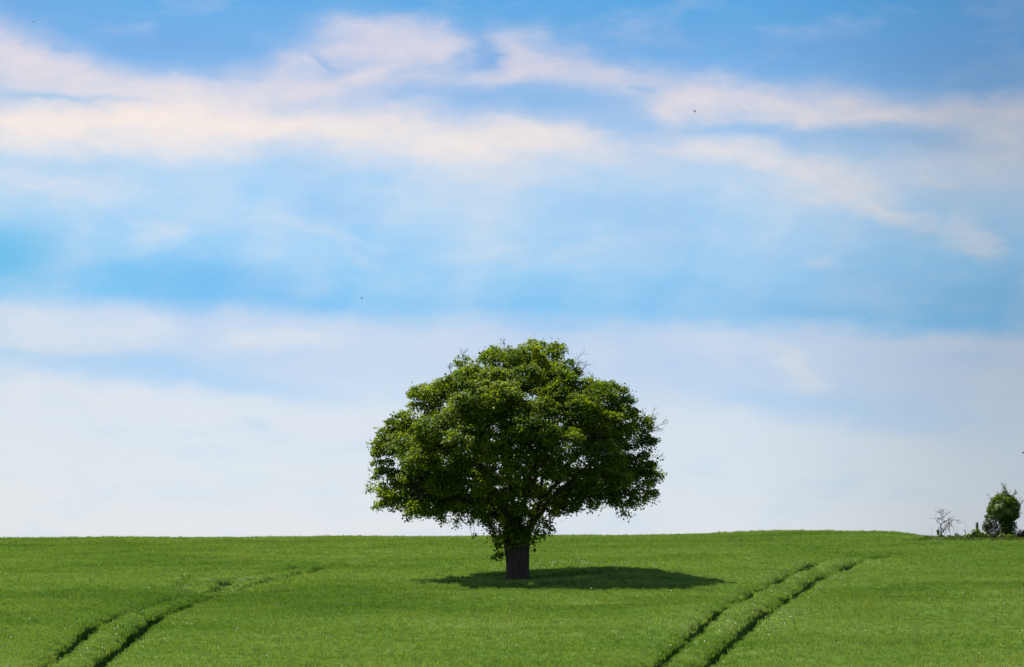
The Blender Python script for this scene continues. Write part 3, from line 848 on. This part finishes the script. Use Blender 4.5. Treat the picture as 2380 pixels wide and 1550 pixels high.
for i in range(1, NN): kids[par[i]].append(i)
wt = np.zeros(NN)
for i in range(NN - 1, -1, -1):
    if not kids[i]: wt[i] = .009 ** 2.25
    if par[i] >= 0: wt[par[i]] += wt[i]
rr_ = wt ** (1 / 2.25)
rr_ = rr_ * (.80 / rr_[0]) ** np.clip((rr_ / rr_[0]), 0, 1)
rr_ = np.minimum(rr_, .40)
chains = []
stack = [(0, k) for k in kids[0]]
while stack:
    a, b = stack.pop()
    ch = [a, b]
    while kids[ch[-1]]:
        ks = sorted(kids[ch[-1]], key=lambda q: -wt[q])
        for q in ks[1:]: stack.append((ch[-1], q))
        ch.append(ks[0])
    rads = rr_[ch].copy(); rads[0] = rads[1] if a else rads[1] * 1.15
    rads[-1] *= .5
    chains.append((nd[ch], rads))
tree = empty('broadleaf_tree', (TX, TY, TZ - .35), 'large spreading broadleaf tree with a thick trunk standing alone in the crop', 'tree')
OFF = np.array([0, 0, .35])
# trunk
tz = np.linspace(-.35, tp(0, 1165)[2], 26)
tc0 = tp(943, 1165)
hgt = tz[-1]
trad, tpts = [], []
for z in tz:
    t = (z + .35) / (hgt + .35)
    cx = -.02 + .02 * math.sin(z * 2.1)
    w_ = .700 + .10 * math.exp(-(z + .35) / .25) - .02 * math.sin(z * 3) + .20 * max(0, (t - .55) / .45) ** 1.4
    tpts.append((cx, 0, z)); trad.append(w_)
tpts.append((0, 0, hgt + .3)); trad.append(.55); tpts.append((0, 0, hgt + .42)); trad.append(.1)
tv, tf = tube_arrays([(np.array(tpts), np.array(trad))], 40, .035, 3)
bv, bf = tube_arrays([c for c in chains if len(c[0]) > 2 or c[1][0] > .02], lambda q: 12 if q > .12 else (7 if q > .04 else 4), .03, 4)
# burrs on the trunk
trunk = mesh_arrays('trunk', np.concatenate([tv, bv]) + OFF, np.concatenate([tf, bf + len(tv)]), M_bark, tree, smooth=True)

# leaves: on the thin twigs, near every clump
tips = np.where((rr_ < .030))[0]
tp_ = nd[tips]
D_ok = []
for s_ in range(0, len(tp_), 500):
    d = np.linalg.norm(tp_[s_:s_ + 500, None, :] - cl_c[None], axis=2) - cl_r[None] * 1.15
    D_ok.append(d.min(1) < 0)
tp_ = tp_[np.concatenate(D_ok)]
tp_ = tp_[(tp_[:, 2] > 2.6)]
print('leafy nodes', len(tp_))
NL = 11
cen = np.repeat(tp_, NL, axis=0)
cnt = len(cen)
cen = cen + r.normal(size=(cnt, 3)) * np.array([.19, .19, .14])
# rosettes on top of every clump
rc = []
for c_, r_, dp in zip(cl_c, cl_r, cl_deep):
    m_ = int((270 if not dp else 90) * (r_ / .7) ** 2)
    q = r.normal(size=(m_, 3)); q /= np.linalg.norm(q, axis=1)[:, None]
    q[:, 2] = np.abs(q[:, 2]) * np.where(r.uniform(size=m_) < .80, 1, -.5)
    k_ = 1 + .18 * np.sin(q[:, 0] * 5 + c_[0]) * np.sin(q[:, 1] * 5 + c_[1] * 3)
    rc.append(c_ + q * np.array([1.05, 1.05, .75]) * (r_ * k_ * r.uniform(.62, 1.06, m_) )[:, None])
rc = np.concatenate(rc)
# small sub sprays that break the outline
sub = rc[r.choice(len(rc), 2200, replace=False)]
sc_ = sub / (np.linalg.norm(sub - np.array([0, 0, 6.5]), axis=1)[:, None] + 1e-6)
spr = np.repeat(sub + (sub - np.array([0, 0, 6.5])) / np.linalg.norm(sub - np.array([0, 0, 6.5]), axis=1)[:, None] * r.uniform(.0, .28, (len(sub), 1)), 7, axis=0)
spr = spr + r.normal(size=spr.shape) * .10
# epicormic shoots round the trunk
EP = [(815, 1175, .42, 0), (830, 1235, .32, -.2), (845, 1290, .30, -.1), (815, 1302, .22, -.2), (800, 1140, .35, .2), (1100, 1110, .42, 0), (1132, 1145, .28, -.1), (1090, 1180, .26, 0),
      (1050, 1170, .35, -.3), (1032, 1215, .22, -.3), (1033, 1262, .12, -.2), (950, 1170, .6, -1.0), (890, 1150, .5, -.9), (1005, 1140, .5, -.9), (935, 1215, .35, -.9), (985, 1210, .28, -.9),
      (860, 1190, .4, -.7), (900, 1240, .22, -.85), (700, 1178, .10, 0), (693, 1192, .06, 0), (880, 1090, .5, -.8), (1040, 1090, .5, -.8), (940, 1090, .7, -1.1), (1200, 1035, .35, .2), (760, 1090, .4, 0)]
ep = []
for X, Y, q, d in EP:
    m_ = int(300 * q * q * 4)
    ep.append(tp(X, Y, d) + r.normal(size=(max(8, m_), 3)) * q * .52)
# leaves hanging under the rim
rim = []
for (X, Y) in OUT[16:48]:
    for _ in range(5):
        c_ = tp(X + r.normal() * 20, Y - 14 + r.normal() * 10, r.normal() * 1.4)
        rim.append(c_ * np.array([.975, 1, 1]) + r.normal(size=(26, 3)) * np.array([.17, .17, .15]))
allc = np.concatenate([cen, rc, spr, np.concatenate(ep), np.concatenate(rim)])
outw = allc - np.array([0, 0, 6.0]); outw /= np.linalg.norm(outw, axis=1)[:, None] + 1e-6
print('leaves', len(allc))
lv, lf, lr = leaves_arrays(allc, .128, outw, up=.8, rndw=.58, seed=9)
lv = lv * np.array([.985, .985, 1.0])
crown = mesh_arrays('crown', lv + OFF, lf, M_leaf, tree, attr={'rnd': lr})

# bare dead twigs standing out of the crown
def twigs(root, tip, n_, seed, spread=.5, r0=.016):
    rg = np.random.default_rng(seed); out = []
    root = np.asarray(root, float); tip = np.asarray(tip, float)
    L = np.linalg.norm(tip - root)
    def grow(a, d, l, r_, lev):
        k = max(3, int(l / .12)); pts = [a]; dd = d.copy()
        for s_ in range(k):
            dd = dd + rg.normal(size=3) * .16 + np.array([0, 0, .03]); dd /= np.linalg.norm(dd)
            pts.append(pts[-1] + dd * l / k)
        out.append((np.array(pts), np.linspace(r_, r_ * .35, len(pts))))
        if lev > 0:
            for s_ in range(n_):
                i_ = rg.integers(1, k); v = dd + rg.normal(size=3) * spread * 1.3; v /= np.linalg.norm(v)
                grow(pts[i_], v, l * rg.uniform(.35, .65), r_ * .6, lev - 1)
    grow(root, (tip - root) / L, L, r0, 2)
    return out
tw = []
for k, (a, b, n_) in enumerate([((870, 190), (888, 95), 4), ((655, 230), (625, 150), 5), ((575, 300), (540, 225), 5), ((725, 240), (712, 180), 4), ((1262, 330), (1320, 175), 6), ((1290, 340), (1370, 290), 6),
                  ((1260, 260), (1290, 190), 4), ((1640, 560), (1690, 490), 4), ((1660, 610), (1765, 525), 6), ((1680, 600), (1745, 500), 4), ((150, 900), (90, 880), 3), ((160, 850), (105, 805), 4), ((165, 740), (110, 700), 3),
                  ((360, 470), (325, 440), 3), ((1000, 150), (990, 110), 3), ((220, 620), (175, 590), 4), ((860, 400), (910, 370), 4)]):
    v_, f_ = tube_arrays(twigs(tp(*a), tp(*b), n_, 40 + k, r0=.022), 4)
    mesh_arrays('bare_twig', v_ + OFF, f_, M_grey, tree)
for X0, X1, Y1 in ((681, 690, 1190), (700, 712, 1195)):
    s_ = np.linspace(0, 1, 14)
    tw.append((np.stack([(X0 - 943 + (X1 - X0) * s_ - 8 * np.sin(s_ * 3.14)) * ZM, 0 * s_, (1415 - (1095 + (Y1 - 1095) * s_)) * ZM], 1), np.full(14, .012)))
v_, f_ = tube_arrays(tw, 4)
mesh_arrays('hanging_twig', v_ + OFF, f_, M_grey, tree)

# ------------------------------------------------------------------ hedge end on the crest at the right
def bush(root, name, blobs_, mat, nleaf, size, seed, up=.5, rndw=.8, aspect=1.0):
    rg = np.random.default_rng(seed); C_ = []
    tot = sum(b[3] * b[4] * b[5] for b in blobs_)
    for (x, y, z, a, b, c) in blobs_:
        m_ = int(nleaf * (a * b * c) / tot)
        q = rg.normal(size=(m_, 3)); q /= np.linalg.norm(q, axis=1)[:, None]
        kk_ = 1 + .22 * np.sin(q[:, 0] * 6 + x * 9) * np.sin(q[:, 2] * 7 + z * 5)
        C_.append(np.array([x, y, z]) + q * np.array([a, b, c]) * (kk_ * rg.uniform(.45, 1.05, m_) ** .6)[:, None])
    C_ = np.concatenate(C_)
    o_ = C_ - C_.mean(0); o_ /= np.linalg.norm(o_, axis=1)[:, None] + 1e-6
    v, f, rn = leaves_arrays(C_, size, o_, up, rndw, seed, aspect=aspect)
    return mesh_arrays(name, v, f, mat, root, attr={'rnd': rn})

HD = 208.0
def hp(X, Y, d=0.):
    """local helper: close-up reading of the hedge end -> world point at distance HD + d"""
    return at4(3500 + X / 3.993, 1900 + Y / 3.993, HD + d)
PXM = HD * 8.79e-5 / 3.993              # metres per reading pixel

# ivy clad tree
b0 = hp(2120, 1010); b0[2] = gz(b0[0], b0[1])
ivy = empty('ivy_clad_tree', b0, 'dense dark ivy-covered tree at the right end of the crest', 'tree')
def loc(o, X, Y, d=0.): return hp(X, Y, d) - np.array(o)
ib = []
for (X, Y, a, c) in [(2060, 560, 230, 190), (1930, 500, 120, 120), (2200, 540, 120, 160), (2060, 420, 190, 110), (1970, 430, 120, 100), (2160, 430, 120, 100), (1990, 480, 90, 70), (1850, 560, 70, 80), (2110, 760, 130, 160), (2120, 920, 125, 150), (2110, 1020, 130, 80), (2240, 640, 70, 80), (1900, 640, 80, 70), (2060, 330, 80, 70),
                     (2240, 800, 30, 70), (2275, 850, 30, 18), (1960, 420, 80, 70), (2180, 410, 80, 70), (1905, 740, 40, 90)]:
    p_ = loc(b0, X, Y); ib.append((p_[0], p_[1], p_[2], a * PXM, a * PXM * .9, c * PXM))
bush(ivy, 'crown', ib, M_leafdark, 22000, .085, 21)
iv = []
p0 = np.zeros(3)
iv.append((np.array([(0, 0, -.2), loc(b0, 2115, 800), loc(b0, 2080, 600), loc(b0, 2070, 420)]), np.array([.28, .22, .14, .05])))
rg = np.random.default_rng(3)
for (a, b) in [((2050, 420), (2020, 215)), ((2090, 400), (2085, 200)), ((2130, 420), (2145, 225)), ((2160, 420), (2200, 260)), ((1960, 440), (1900, 350)), ((1920, 460), (1845, 310)), ((2020, 400), (1990, 280)), ((2250, 560), (2375, 400)), ((2250, 620), (2370, 470)),
               ((2230, 500), (2290, 360)), ((2250, 640), (2345, 580)), ((2200, 440), (2210, 330)), ((2060, 380), (2050, 210)), ((2240, 600), (2300, 690)), ((1880, 470), (1850, 380)), ((2110, 400), (2120, 250)), ((1850, 620), (1740, 680)), ((1840, 560), (1780, 590))]:
    iv.append(twigs(loc(b0, *a), loc(b0, *b), 3, int(rg.integers(999)), .35, .016))
v_, f_ = tube_arrays(iv[:1], 9)
mesh_arrays('trunk', v_, f_, M_bark, ivy)
for k, tws in enumerate(iv[1:]):
    shp = np.concatenate([c[0] for c in tws])
    shp = shp[shp[:, 2] > loc(b0, 0, 320)[2]]
    v_, f_ = tube_arrays(tws, 5)
    at_r = np.full(len(v_), .5); mi = [0] * len(f_); V2, F2 = v_, f_
    if len(shp):
        shc = np.repeat(shp, 2, axis=0) + rg.normal(size=(len(shp) * 2, 3)) * .03
        v, f, rn = leaves_arrays(shc, .05, np.tile([0, 0, 1.], (len(shc), 1)), seed=5 + k)
        V2 = np.concatenate([v_, v]); F2 = np.concatenate([f_, f + len(v_)]); at_r = np.concatenate([at_r, rn]); mi += [1] * len(f)
    mesh_arrays('young_shoot', V2, F2, [M_bark, M_leafpale], ivy, attr={'rnd': at_r}, matidx=mi)

# open pale thorn bush left of it
b1 = hp(1880, 1000, -.5); b1[2] = gz(b1[0], b1[1])
th = empty('thorn_bush', b1, 'loose pale green thorn bush leaning against the left of the ivy-covered tree', 'bush')
bush(th, 'foliage', [tuple(loc(b1, X, Y, -.5)) + (a * PXM, a * PXM, c * PXM) for (X, Y, a, c) in [(1800, 790, 80, 70), (1760, 850, 50, 60), (1830, 690, 70, 50), (1950, 700, 50, 60), (1780, 660, 40, 30), (1830, 900, 70, 60), (1950, 870, 50, 90), (1900, 800, 60, 60)]], M_leafpale, 2600, .075, 22)
tb = []
for (b, sd_) in [((1740, 770), 1), ((1780, 680), 2), ((1850, 640), 3), ((1930, 660), 4), ((1960, 740), 5), ((1680, 740), 6)]:
    tb += twigs((0.2 * rg.normal(), 0, 0), loc(b1, *b, -.5), 3, 60 + sd_, .5, .018)
v_, f_ = tube_arrays(tb, 5); mesh_arrays('branches', v_, f_, M_grey, th)

def simple_bush(name, label, cat, X, Y, bl, mat, n_, size, seed, d=-1.0, group=None):
    b_ = hp(X, Y, d); b_[2] = gz(b_[0], b_[1])
    e = empty(name, b_, label, cat, group)
    bush(e, 'foliage', [tuple(loc(b_, x, y, d)) + (a * PXM, a * PXM * .9, c * PXM) for (x, y, a, c) in bl], mat, n_, size, seed)
    st_ = []
    for (x, y, a, c) in bl:
        st_.append((np.array([(0, 0, -.05), loc(b_, x, y, d) * .5 + np.array([.03, 0, 0]), loc(b_, x, y, d)]), np.array([.02, .014, .006])))
    v_, f_ = tube_arrays(st_, 5); mesh_arrays('stems', v_, f_, M_bark, e)
    return e
simple_bush('bramble_bush', 'low dark rounded bush at the foot of the timber fence post', 'bush', 1660, 1040, [(1610, 900, 70, 50), (1690, 980, 110, 70), (1600, 980, 80, 60), (1780, 1010, 90, 60), (1660, 1040, 120, 45)], M_leafdark, 3600, .075, 31)
simple_bush('bramble_bush', 'brownish bramble bush between the thorn bush and the ivy-covered trunk', 'bush', 1930, 1020, [(1900, 970, 70, 60), (1980, 1000, 70, 60), (1880, 1030, 80, 40), (1990, 930, 50, 50)], M_brown, 2000, .07, 32)
simple_bush('bramble_bush', 'leafy bramble bush right of the ivy-covered trunk at the photo edge', 'bush', 2330, 1030, [(2340, 930, 90, 60), (2300, 1010, 100, 60), (2400, 980, 90, 90), (2460, 960, 90, 90)], M_brown, 2600, .075, 33)
simple_bush('scrub_patch', 'low dark scrub running between the weed clumps right of the bare tree', 'scrub', 1200, 1030, [(1140, 1000, 60, 30), (1190, 990, 40, 34), (1250, 1005, 60, 30), (1340, 1000, 70, 32)], M_leafdark, 1600, .06, 37, -1.0)
simple_bush('scrub_patch', 'low dark scrub left of the fence post bush', 'scrub', 1460, 1030, [(1430, 1000, 60, 34), (1500, 985, 60, 46), (1560, 980, 40, 50)], M_leafdark, 1300, .06, 38, -1.0)
simple_bush('scrub_patch', 'dark scrub hiding the foot of the ivy-covered trunk', 'scrub', 2110, 1040, [(2030, 1000, 70, 60), (2130, 1005, 80, 55), (2230, 1000, 60, 50)], M_leafdark, 1900, .07, 39, -1.4)
simple_bush('weed_clump', 'small leafy weed clump under the bare dead tree', 'weeds', 1020, 1030, [(1040, 985, 60, 45), (970, 1020, 50, 30), (1080, 1020, 50, 30)], M_leafdark, 1100, .06, 34, -.3)
simple_bush('weed_clump', 'small pointed weed clump midway between bare tree and fence post', 'weeds', 1300, 1000, [(1300, 960, 35, 40), (1340, 975, 40, 25), (1440, 975, 50, 22)], M_leafdark, 700, .05, 35, .2)
simple_bush('leafy_stump', 'short stump with a rounded tuft of leaves left of the bare tree', 'stump', 1005, 1000, [(1003, 890, 22, 22), (1010, 930, 18, 30), (1030, 905, 14, 14)], M_leafdark, 320, .05, 36, -.1)

# bare dead tree
b2 = hp(1060, 985, 0); b2[2] = gz(b2[0], b2[1])
bt = empty('bare_tree', b2, 'small bare grey thorn tree with crooked branches on the crest', 'tree')
BR = [([(1058, 985), (1055, 900), (1040, 810), (1065, 770), (1100, 745), (1070, 700), (1065, 650), (1050, 600), (1080, 540)], .055),
      ([(1075, 920), (1110, 870), (1140, 820), (1180, 775), (1225, 740), (1250, 710), (1320, 722), (1360, 752), (1392, 757)], .045),
      ([(1100, 745), (1130, 730), (1165, 720), (1200, 690), (1220, 685)], .035), ([(1065, 690), (1000, 690), (930, 685)], .03),
      ([(1070, 680), (1110, 660), (1150, 625), (1200, 590)], .03), ([(1060, 640), (1030, 605), (965, 590)], .022), ([(1060, 610), (1085, 575), (1105, 568)], .02),
      ([(1190, 770), (1195, 830), (1180, 880), (1210, 965)], .035), ([(1045, 800), (1020, 750), (975, 725)], .025), ([(1170, 790), (1165, 850), (1130, 880), (1100, 980)], .03),
      ([(1180, 775), (1170, 720), (1190, 700)], .03), ([(1045, 830), (1020, 840), (1010, 870)], .02), ([(1090, 890), (1080, 850), (1110, 870)], .035), ([(1230, 740), (1215, 790), (1225, 820)], .018),
      ([(1100, 745), (1075, 730), (1040, 700), (1010, 705)], .025), ([(1140, 820), (1130, 790), (1150, 770)], .02), ([(1050, 600), (1040, 570), (1060, 550)], .018)]
bc = []
rg = np.random.default_rng(8)
for q, r0 in BR:
    pts = np.array([loc(b2, x, y, 0) + np.array([0, rg.normal() * .10 * k, 0]) for k, (x, y) in enumerate(q)])
    # resample with small kinks
    tt = np.linspace(0, len(pts) - 1, (len(pts) - 1) * 4 + 1)
    pp = np.stack([np.interp(tt, np.arange(len(pts)), pts[:, i]) for i in range(3)], 1) + rg.normal(size=(len(tt), 3)) * .008
    bc.append((pp, np.linspace(r0, .008, len(tt))))
    for k in range(8 if r0 > .04 else 5):
        i_ = rg.integers(len(pp) // 3, len(pp) - 1); v = (pp[i_ + 1] - pp[i_]); v /= np.linalg.norm(v); v = v + rg.normal(size=3) * .7; v /= np.linalg.norm(v)
        bc += twigs(pp[i_], pp[i_] + v * rg.uniform(.15, .42), 2, int(rg.integers(9999)), .6, .008)
v_, f_ = tube_arrays(bc, 6); mesh_arrays('branches', v_, f_, M_grey, bt, smooth=True)

# posts
def post(X, Ytop, Ybot, w, label, lean, name='fence_post', d=.3):
    b_ = hp(X, Ybot, d); top = hp(X, Ytop, d)
    gzz = gz(b_[0], b_[1]); h_ = top[2] - gzz
    n_ = 14; V_, F_ = [], []
    zs_ = [0, .3 * h_, .7 * h_, h_ - .012, h_]
    for k, z in enumerate(zs_):
        for a in range(12):
            rr = w * (1 + .06 * math.sin(a * 2.3 + z * 3)) * (.86 if k == len(zs_) - 1 else 1)
            V_.append((rr * math.cos(a * math.pi / 6) + lean * z, rr * math.sin(a * math.pi / 6), z + (.02 * math.cos(a * math.pi / 6) if k >= 3 else 0)))
    for k in range(4):
        for a in range(12):
            F_.append((k * 12 + a, k * 12 + (a + 1) % 12, (k + 1) * 12 + (a + 1) % 12, (k + 1) * 12 + a))
    me_o = mesh_arrays(name, np.array(V_), [np.array(F_), np.arange(48, 60)[None, :]], M_post)
    me_o.location = (b_[0], b_[1], gzz)
    return tag(me_o, label, 'post')
post(1637, 757, 980, .105, 'upright dark timber fence post rising from the low bush', -.02)
post(1490, 872, 960, .028, 'thin short stick leaning left beside the low bush', -.30, 'wooden_stake')

# verge: rough grass and straw bank, tall bare stalks
def grass_mesh(name, n_, zone, hmin, hmax, wid, mat, seed, label):
    rg = np.random.default_rng(seed); V_, F_, Q_, T_ = [], [], [], []
    x, y = zone(rg, n_)
    z = Gz(x, y)
    for k in range(len(x)):
        hh = rg.uniform(hmin, hmax); th_ = rg.uniform(0, 6.28); w = wid * rg.uniform(.6, 1.4)
        lx, ly = rg.normal() * .35 * hh, rg.normal() * .35 * hh
        s0 = len(V_); rd = rg.uniform()
        for t, ww in ((0, 1), (.5, 1), (.85, .6), (1, .1)):
            cx, cy, cz = x[k] + lx * t * t, y[k] + ly * t * t, z[k] + hh * t - .02
            V_.append((cx - math.cos(th_) * w * ww, cy - math.sin(th_) * w * ww, cz)); V_.append((cx + math.cos(th_) * w * ww, cy + math.sin(th_) * w * ww, cz))
            Q_ += [rd, rd]; T_ += [t, t]
        for q in range(3): F_.append((s0 + 2 * q, s0 + 2 * q + 1, s0 + 2 * q + 3, s0 + 2 * q + 2))
    o_ = mesh_arrays(name, np.array(V_), np.array(F_), mat, attr={'rnd': Q_, 'tip': T_})
    return tag(o_, label, 'grass', kind='stuff')
def zone_verge(rg, n_):
    x = rg.uniform(29.0, 44, n_); y = rg.uniform(203.5, 213, n_)
    k = verge_zone(x, y); return x[k], y[k]
grass_mesh('verge_grass', 42000, zone_verge, .16, .48, .014, M_verge, 51, 'rough green grass along the hedge verge on the crest')
def zone_bank(rg, n_):
    t = rg.uniform(size=n_)
    x = 29.3 + 1.3 * t + rg.normal(size=n_) * .18; y = 204.4 + rg.normal(size=n_) * .4
    return x, y
grass_mesh('dry_grass_bank', 3200, zone_bank, .20, .50, .014, M_straw, 52, 'pale straw coloured grass bank left of the bare tree')
def zone_foot(rg, n_):
    a = rg.uniform(0, 6.283, n_); q = rg.uniform(.78, 1.5, n_) ** 1.0
    return TRX + q * np.cos(a), TRY + q * np.sin(a) * .95
grass_mesh('rank_grass', 1500, zone_foot, .62, 1.02, .012, M_verge, 54, 'longer rank grass around the foot of the big tree')
def zone_out(rg, n_):
    x = rg.uniform(30, 46, n_); y = rg.uniform(213, 222, n_); k = x > 33.5 + (y - 212) * .04
    return x[k], y[k]
grass_mesh('rough_grass', 4000, zone_out, .15, .35, .014, M_verge, 53, 'short rough grass just behind the hedge verge')
for k, (a, b, c_, d_, lb) in enumerate([(935, 905, 885, 800, 'thin dry grass stalk left of the bare tree, leaning left'), (1285, 930, 1240, 790, 'thin dry stalk right of the bare tree, bent to the left'),
                                        (1322, 935, 1308, 770, 'thin upright dry stalk between bare tree and fence post'), (1520, 890, 1425, 750, 'long thin dry stalk leaning left beside the fence post')]):
    p0 = hp(a, b + 60, 0); p0[2] = gz(p0[0], p0[1]); q = hp(c_, d_, 0) - p0
    s_ = np.linspace(0, 1, 9)
    pts = np.stack([q[0] * s_ ** 1.5, q[1] * s_, q[2] * s_], 1)
    v_, f_ = tube_arrays([(pts, np.linspace(.009, .005, 9))], 5)
    o_ = mesh_arrays('grass_stalk', v_, f_, M_straw, attr={'rnd': np.full(len(v_), .5)}); o_.location = p0
    tag(o_, lb, 'stalk', 'dry stalks on the crest')

# ------------------------------------------------------------------ yellow flowering plants in the near crop
def rape(px, py, label, hs=.5, seed=0):
    q = hit(px, py + 10); r_ = ray(px, py)
    b_ = np.array([q[0], q[1], gz(*q)])
    e = empty('yellow_flowering_plant', b_, label, 'wildflower', 'yellow flowering plants in the crop')
    rg = np.random.default_rng(seed)
    H_ = CROP + hs; st_, fc, lc = [], [], []
    for k in range(4):
        tip = np.array([rg.normal() * .14, rg.normal() * .1, H_ * rg.uniform(.75, 1.0)])
        st_.append((np.array([(0, 0, 0), tip * [.3, .3, .5], tip]), np.array([.012, .009, .005])))
        for _ in range(12): fc.append(tip + rg.normal(size=3) * [.04, .04, .07])
        for _ in range(16): lc.append(tip * rg.uniform(.5, .95) + rg.normal(size=3) * .05)
    v_, f_ = tube_arrays(st_, 5); mesh_arrays('stem', v_, f_, M_crop, e, attr={'rnd': np.full(len(v_), .5), 'tip': np.zeros(len(v_))})
    fc, lc = np.array(fc), np.array(lc)
    v, f, rn = leaves_arrays(fc, .035, np.tile([0, -.5, .5], (len(fc), 1)), seed=seed, aspect=1.3); mesh_arrays('blossom', v, f, M_yellow, e)
    v, f, rn = leaves_arrays(lc, .07, np.tile([0, 0, .5], (len(lc), 1)), seed=seed + 1, aspect=.5); mesh_arrays('leaves', v, f, M_leafpale, e, attr={'rnd': rn})
rape(790, 1553, 'yellow flowering plant at the bottom edge below the middle of the field', .3, 1)
rape(317, 1500, 'small yellow flowering plant just right of the left wheel rut', .12, 2)
rape(295, 1550, 'yellow flowering plant at the bottom edge beside the left wheel rut', .2, 3)

# ------------------------------------------------------------------ birds
def bird(px, py, dist, span, roll, yaw, label):
    V_, F_ = [], []
    # body: lofted rings from beak to tail
    prof = [(-.5, .004), (-.42, .035), (-.3, .06), (-.1, .085), (.12, .07), (.3, .04), (.5, .015)]
    for (s_, r_) in prof:
        for a in range(8):
            V_.append((r_ * math.cos(a * math.pi / 4), s_ * .45, r_ * math.sin(a * math.pi / 4)))
    for k in range(len(prof) - 1):
        for a in range(8): F_.append((k * 8 + a, k * 8 + (a + 1) % 8, (k + 1) * 8 + (a + 1) % 8, (k + 1) * 8 + a))
    body = (np.array(V_) * span, np.array(F_))
    c_ = at4(px, py, dist)
    e = empty('bird', c_, label, 'bird', 'small birds in the sky')
    e.rotation_euler = (rad(10), rad(roll), rad(yaw))
    mesh_arrays('body', body[0], body[1], M_bird, e, smooth=True)
    for sgn in (-1, 1):
        w = [(0, -.12, .02), (0, .10, .02), (sgn * .25, -.14, .10), (sgn * .25, .06, .10), (sgn * .5, .06, .02), (sgn * .5, .10, .018)]
        up_ = np.array(w) * span; dn = up_ - np.array([0, 0, .012 * span])
        v = np.concatenate([up_, dn])
        f = [(0, 2, 3, 1), (2, 4, 5, 3), (6, 7, 9, 8), (8, 9, 11, 10), (0, 6, 8, 2), (2, 8, 10, 4), (1, 3, 9, 7), (3, 5, 11, 9), (4, 10, 11, 5), (0, 1, 7, 6)]
        mesh_arrays('wing', v, np.array(f), M_bird, e)
    tl = np.array([(-.02, .18, 0), (.02, .18, 0), (.07, .34, 0), (0, .30, 0), (-.07, .34, 0), (-.02, .18, -.01), (.02, .18, -.01), (.07, .34, -.008), (0, .30, -.008), (-.07, .34, -.008)]) * span
    mesh_arrays('tail', tl, [np.array([(0, 1, 2, 3), (5, 8, 7, 6)]), np.array([(0, 3, 4), (5, 9, 8), (1, 6, 2), (6, 7, 2)])], M_bird, e)
bird(1447, 1193, 150, .26, 25, 50, 'small dark bird in the blue sky up left of the tree')
bird(2779, 445, 170, .30, 30, 70, 'small dark bird in front of the pale cloud on the upper right')
bird(2240, 251, 330, .34, -8, 10, 'faint distant bird in the cloud above the tree')
bird(135, 88, 210, .26, 30, 60, 'tiny dark bird in the top left corner of the sky')
bird(4094, 1811, 150, .26, 32, 100, 'bird at the right edge of the sky above the ivy-covered tree')
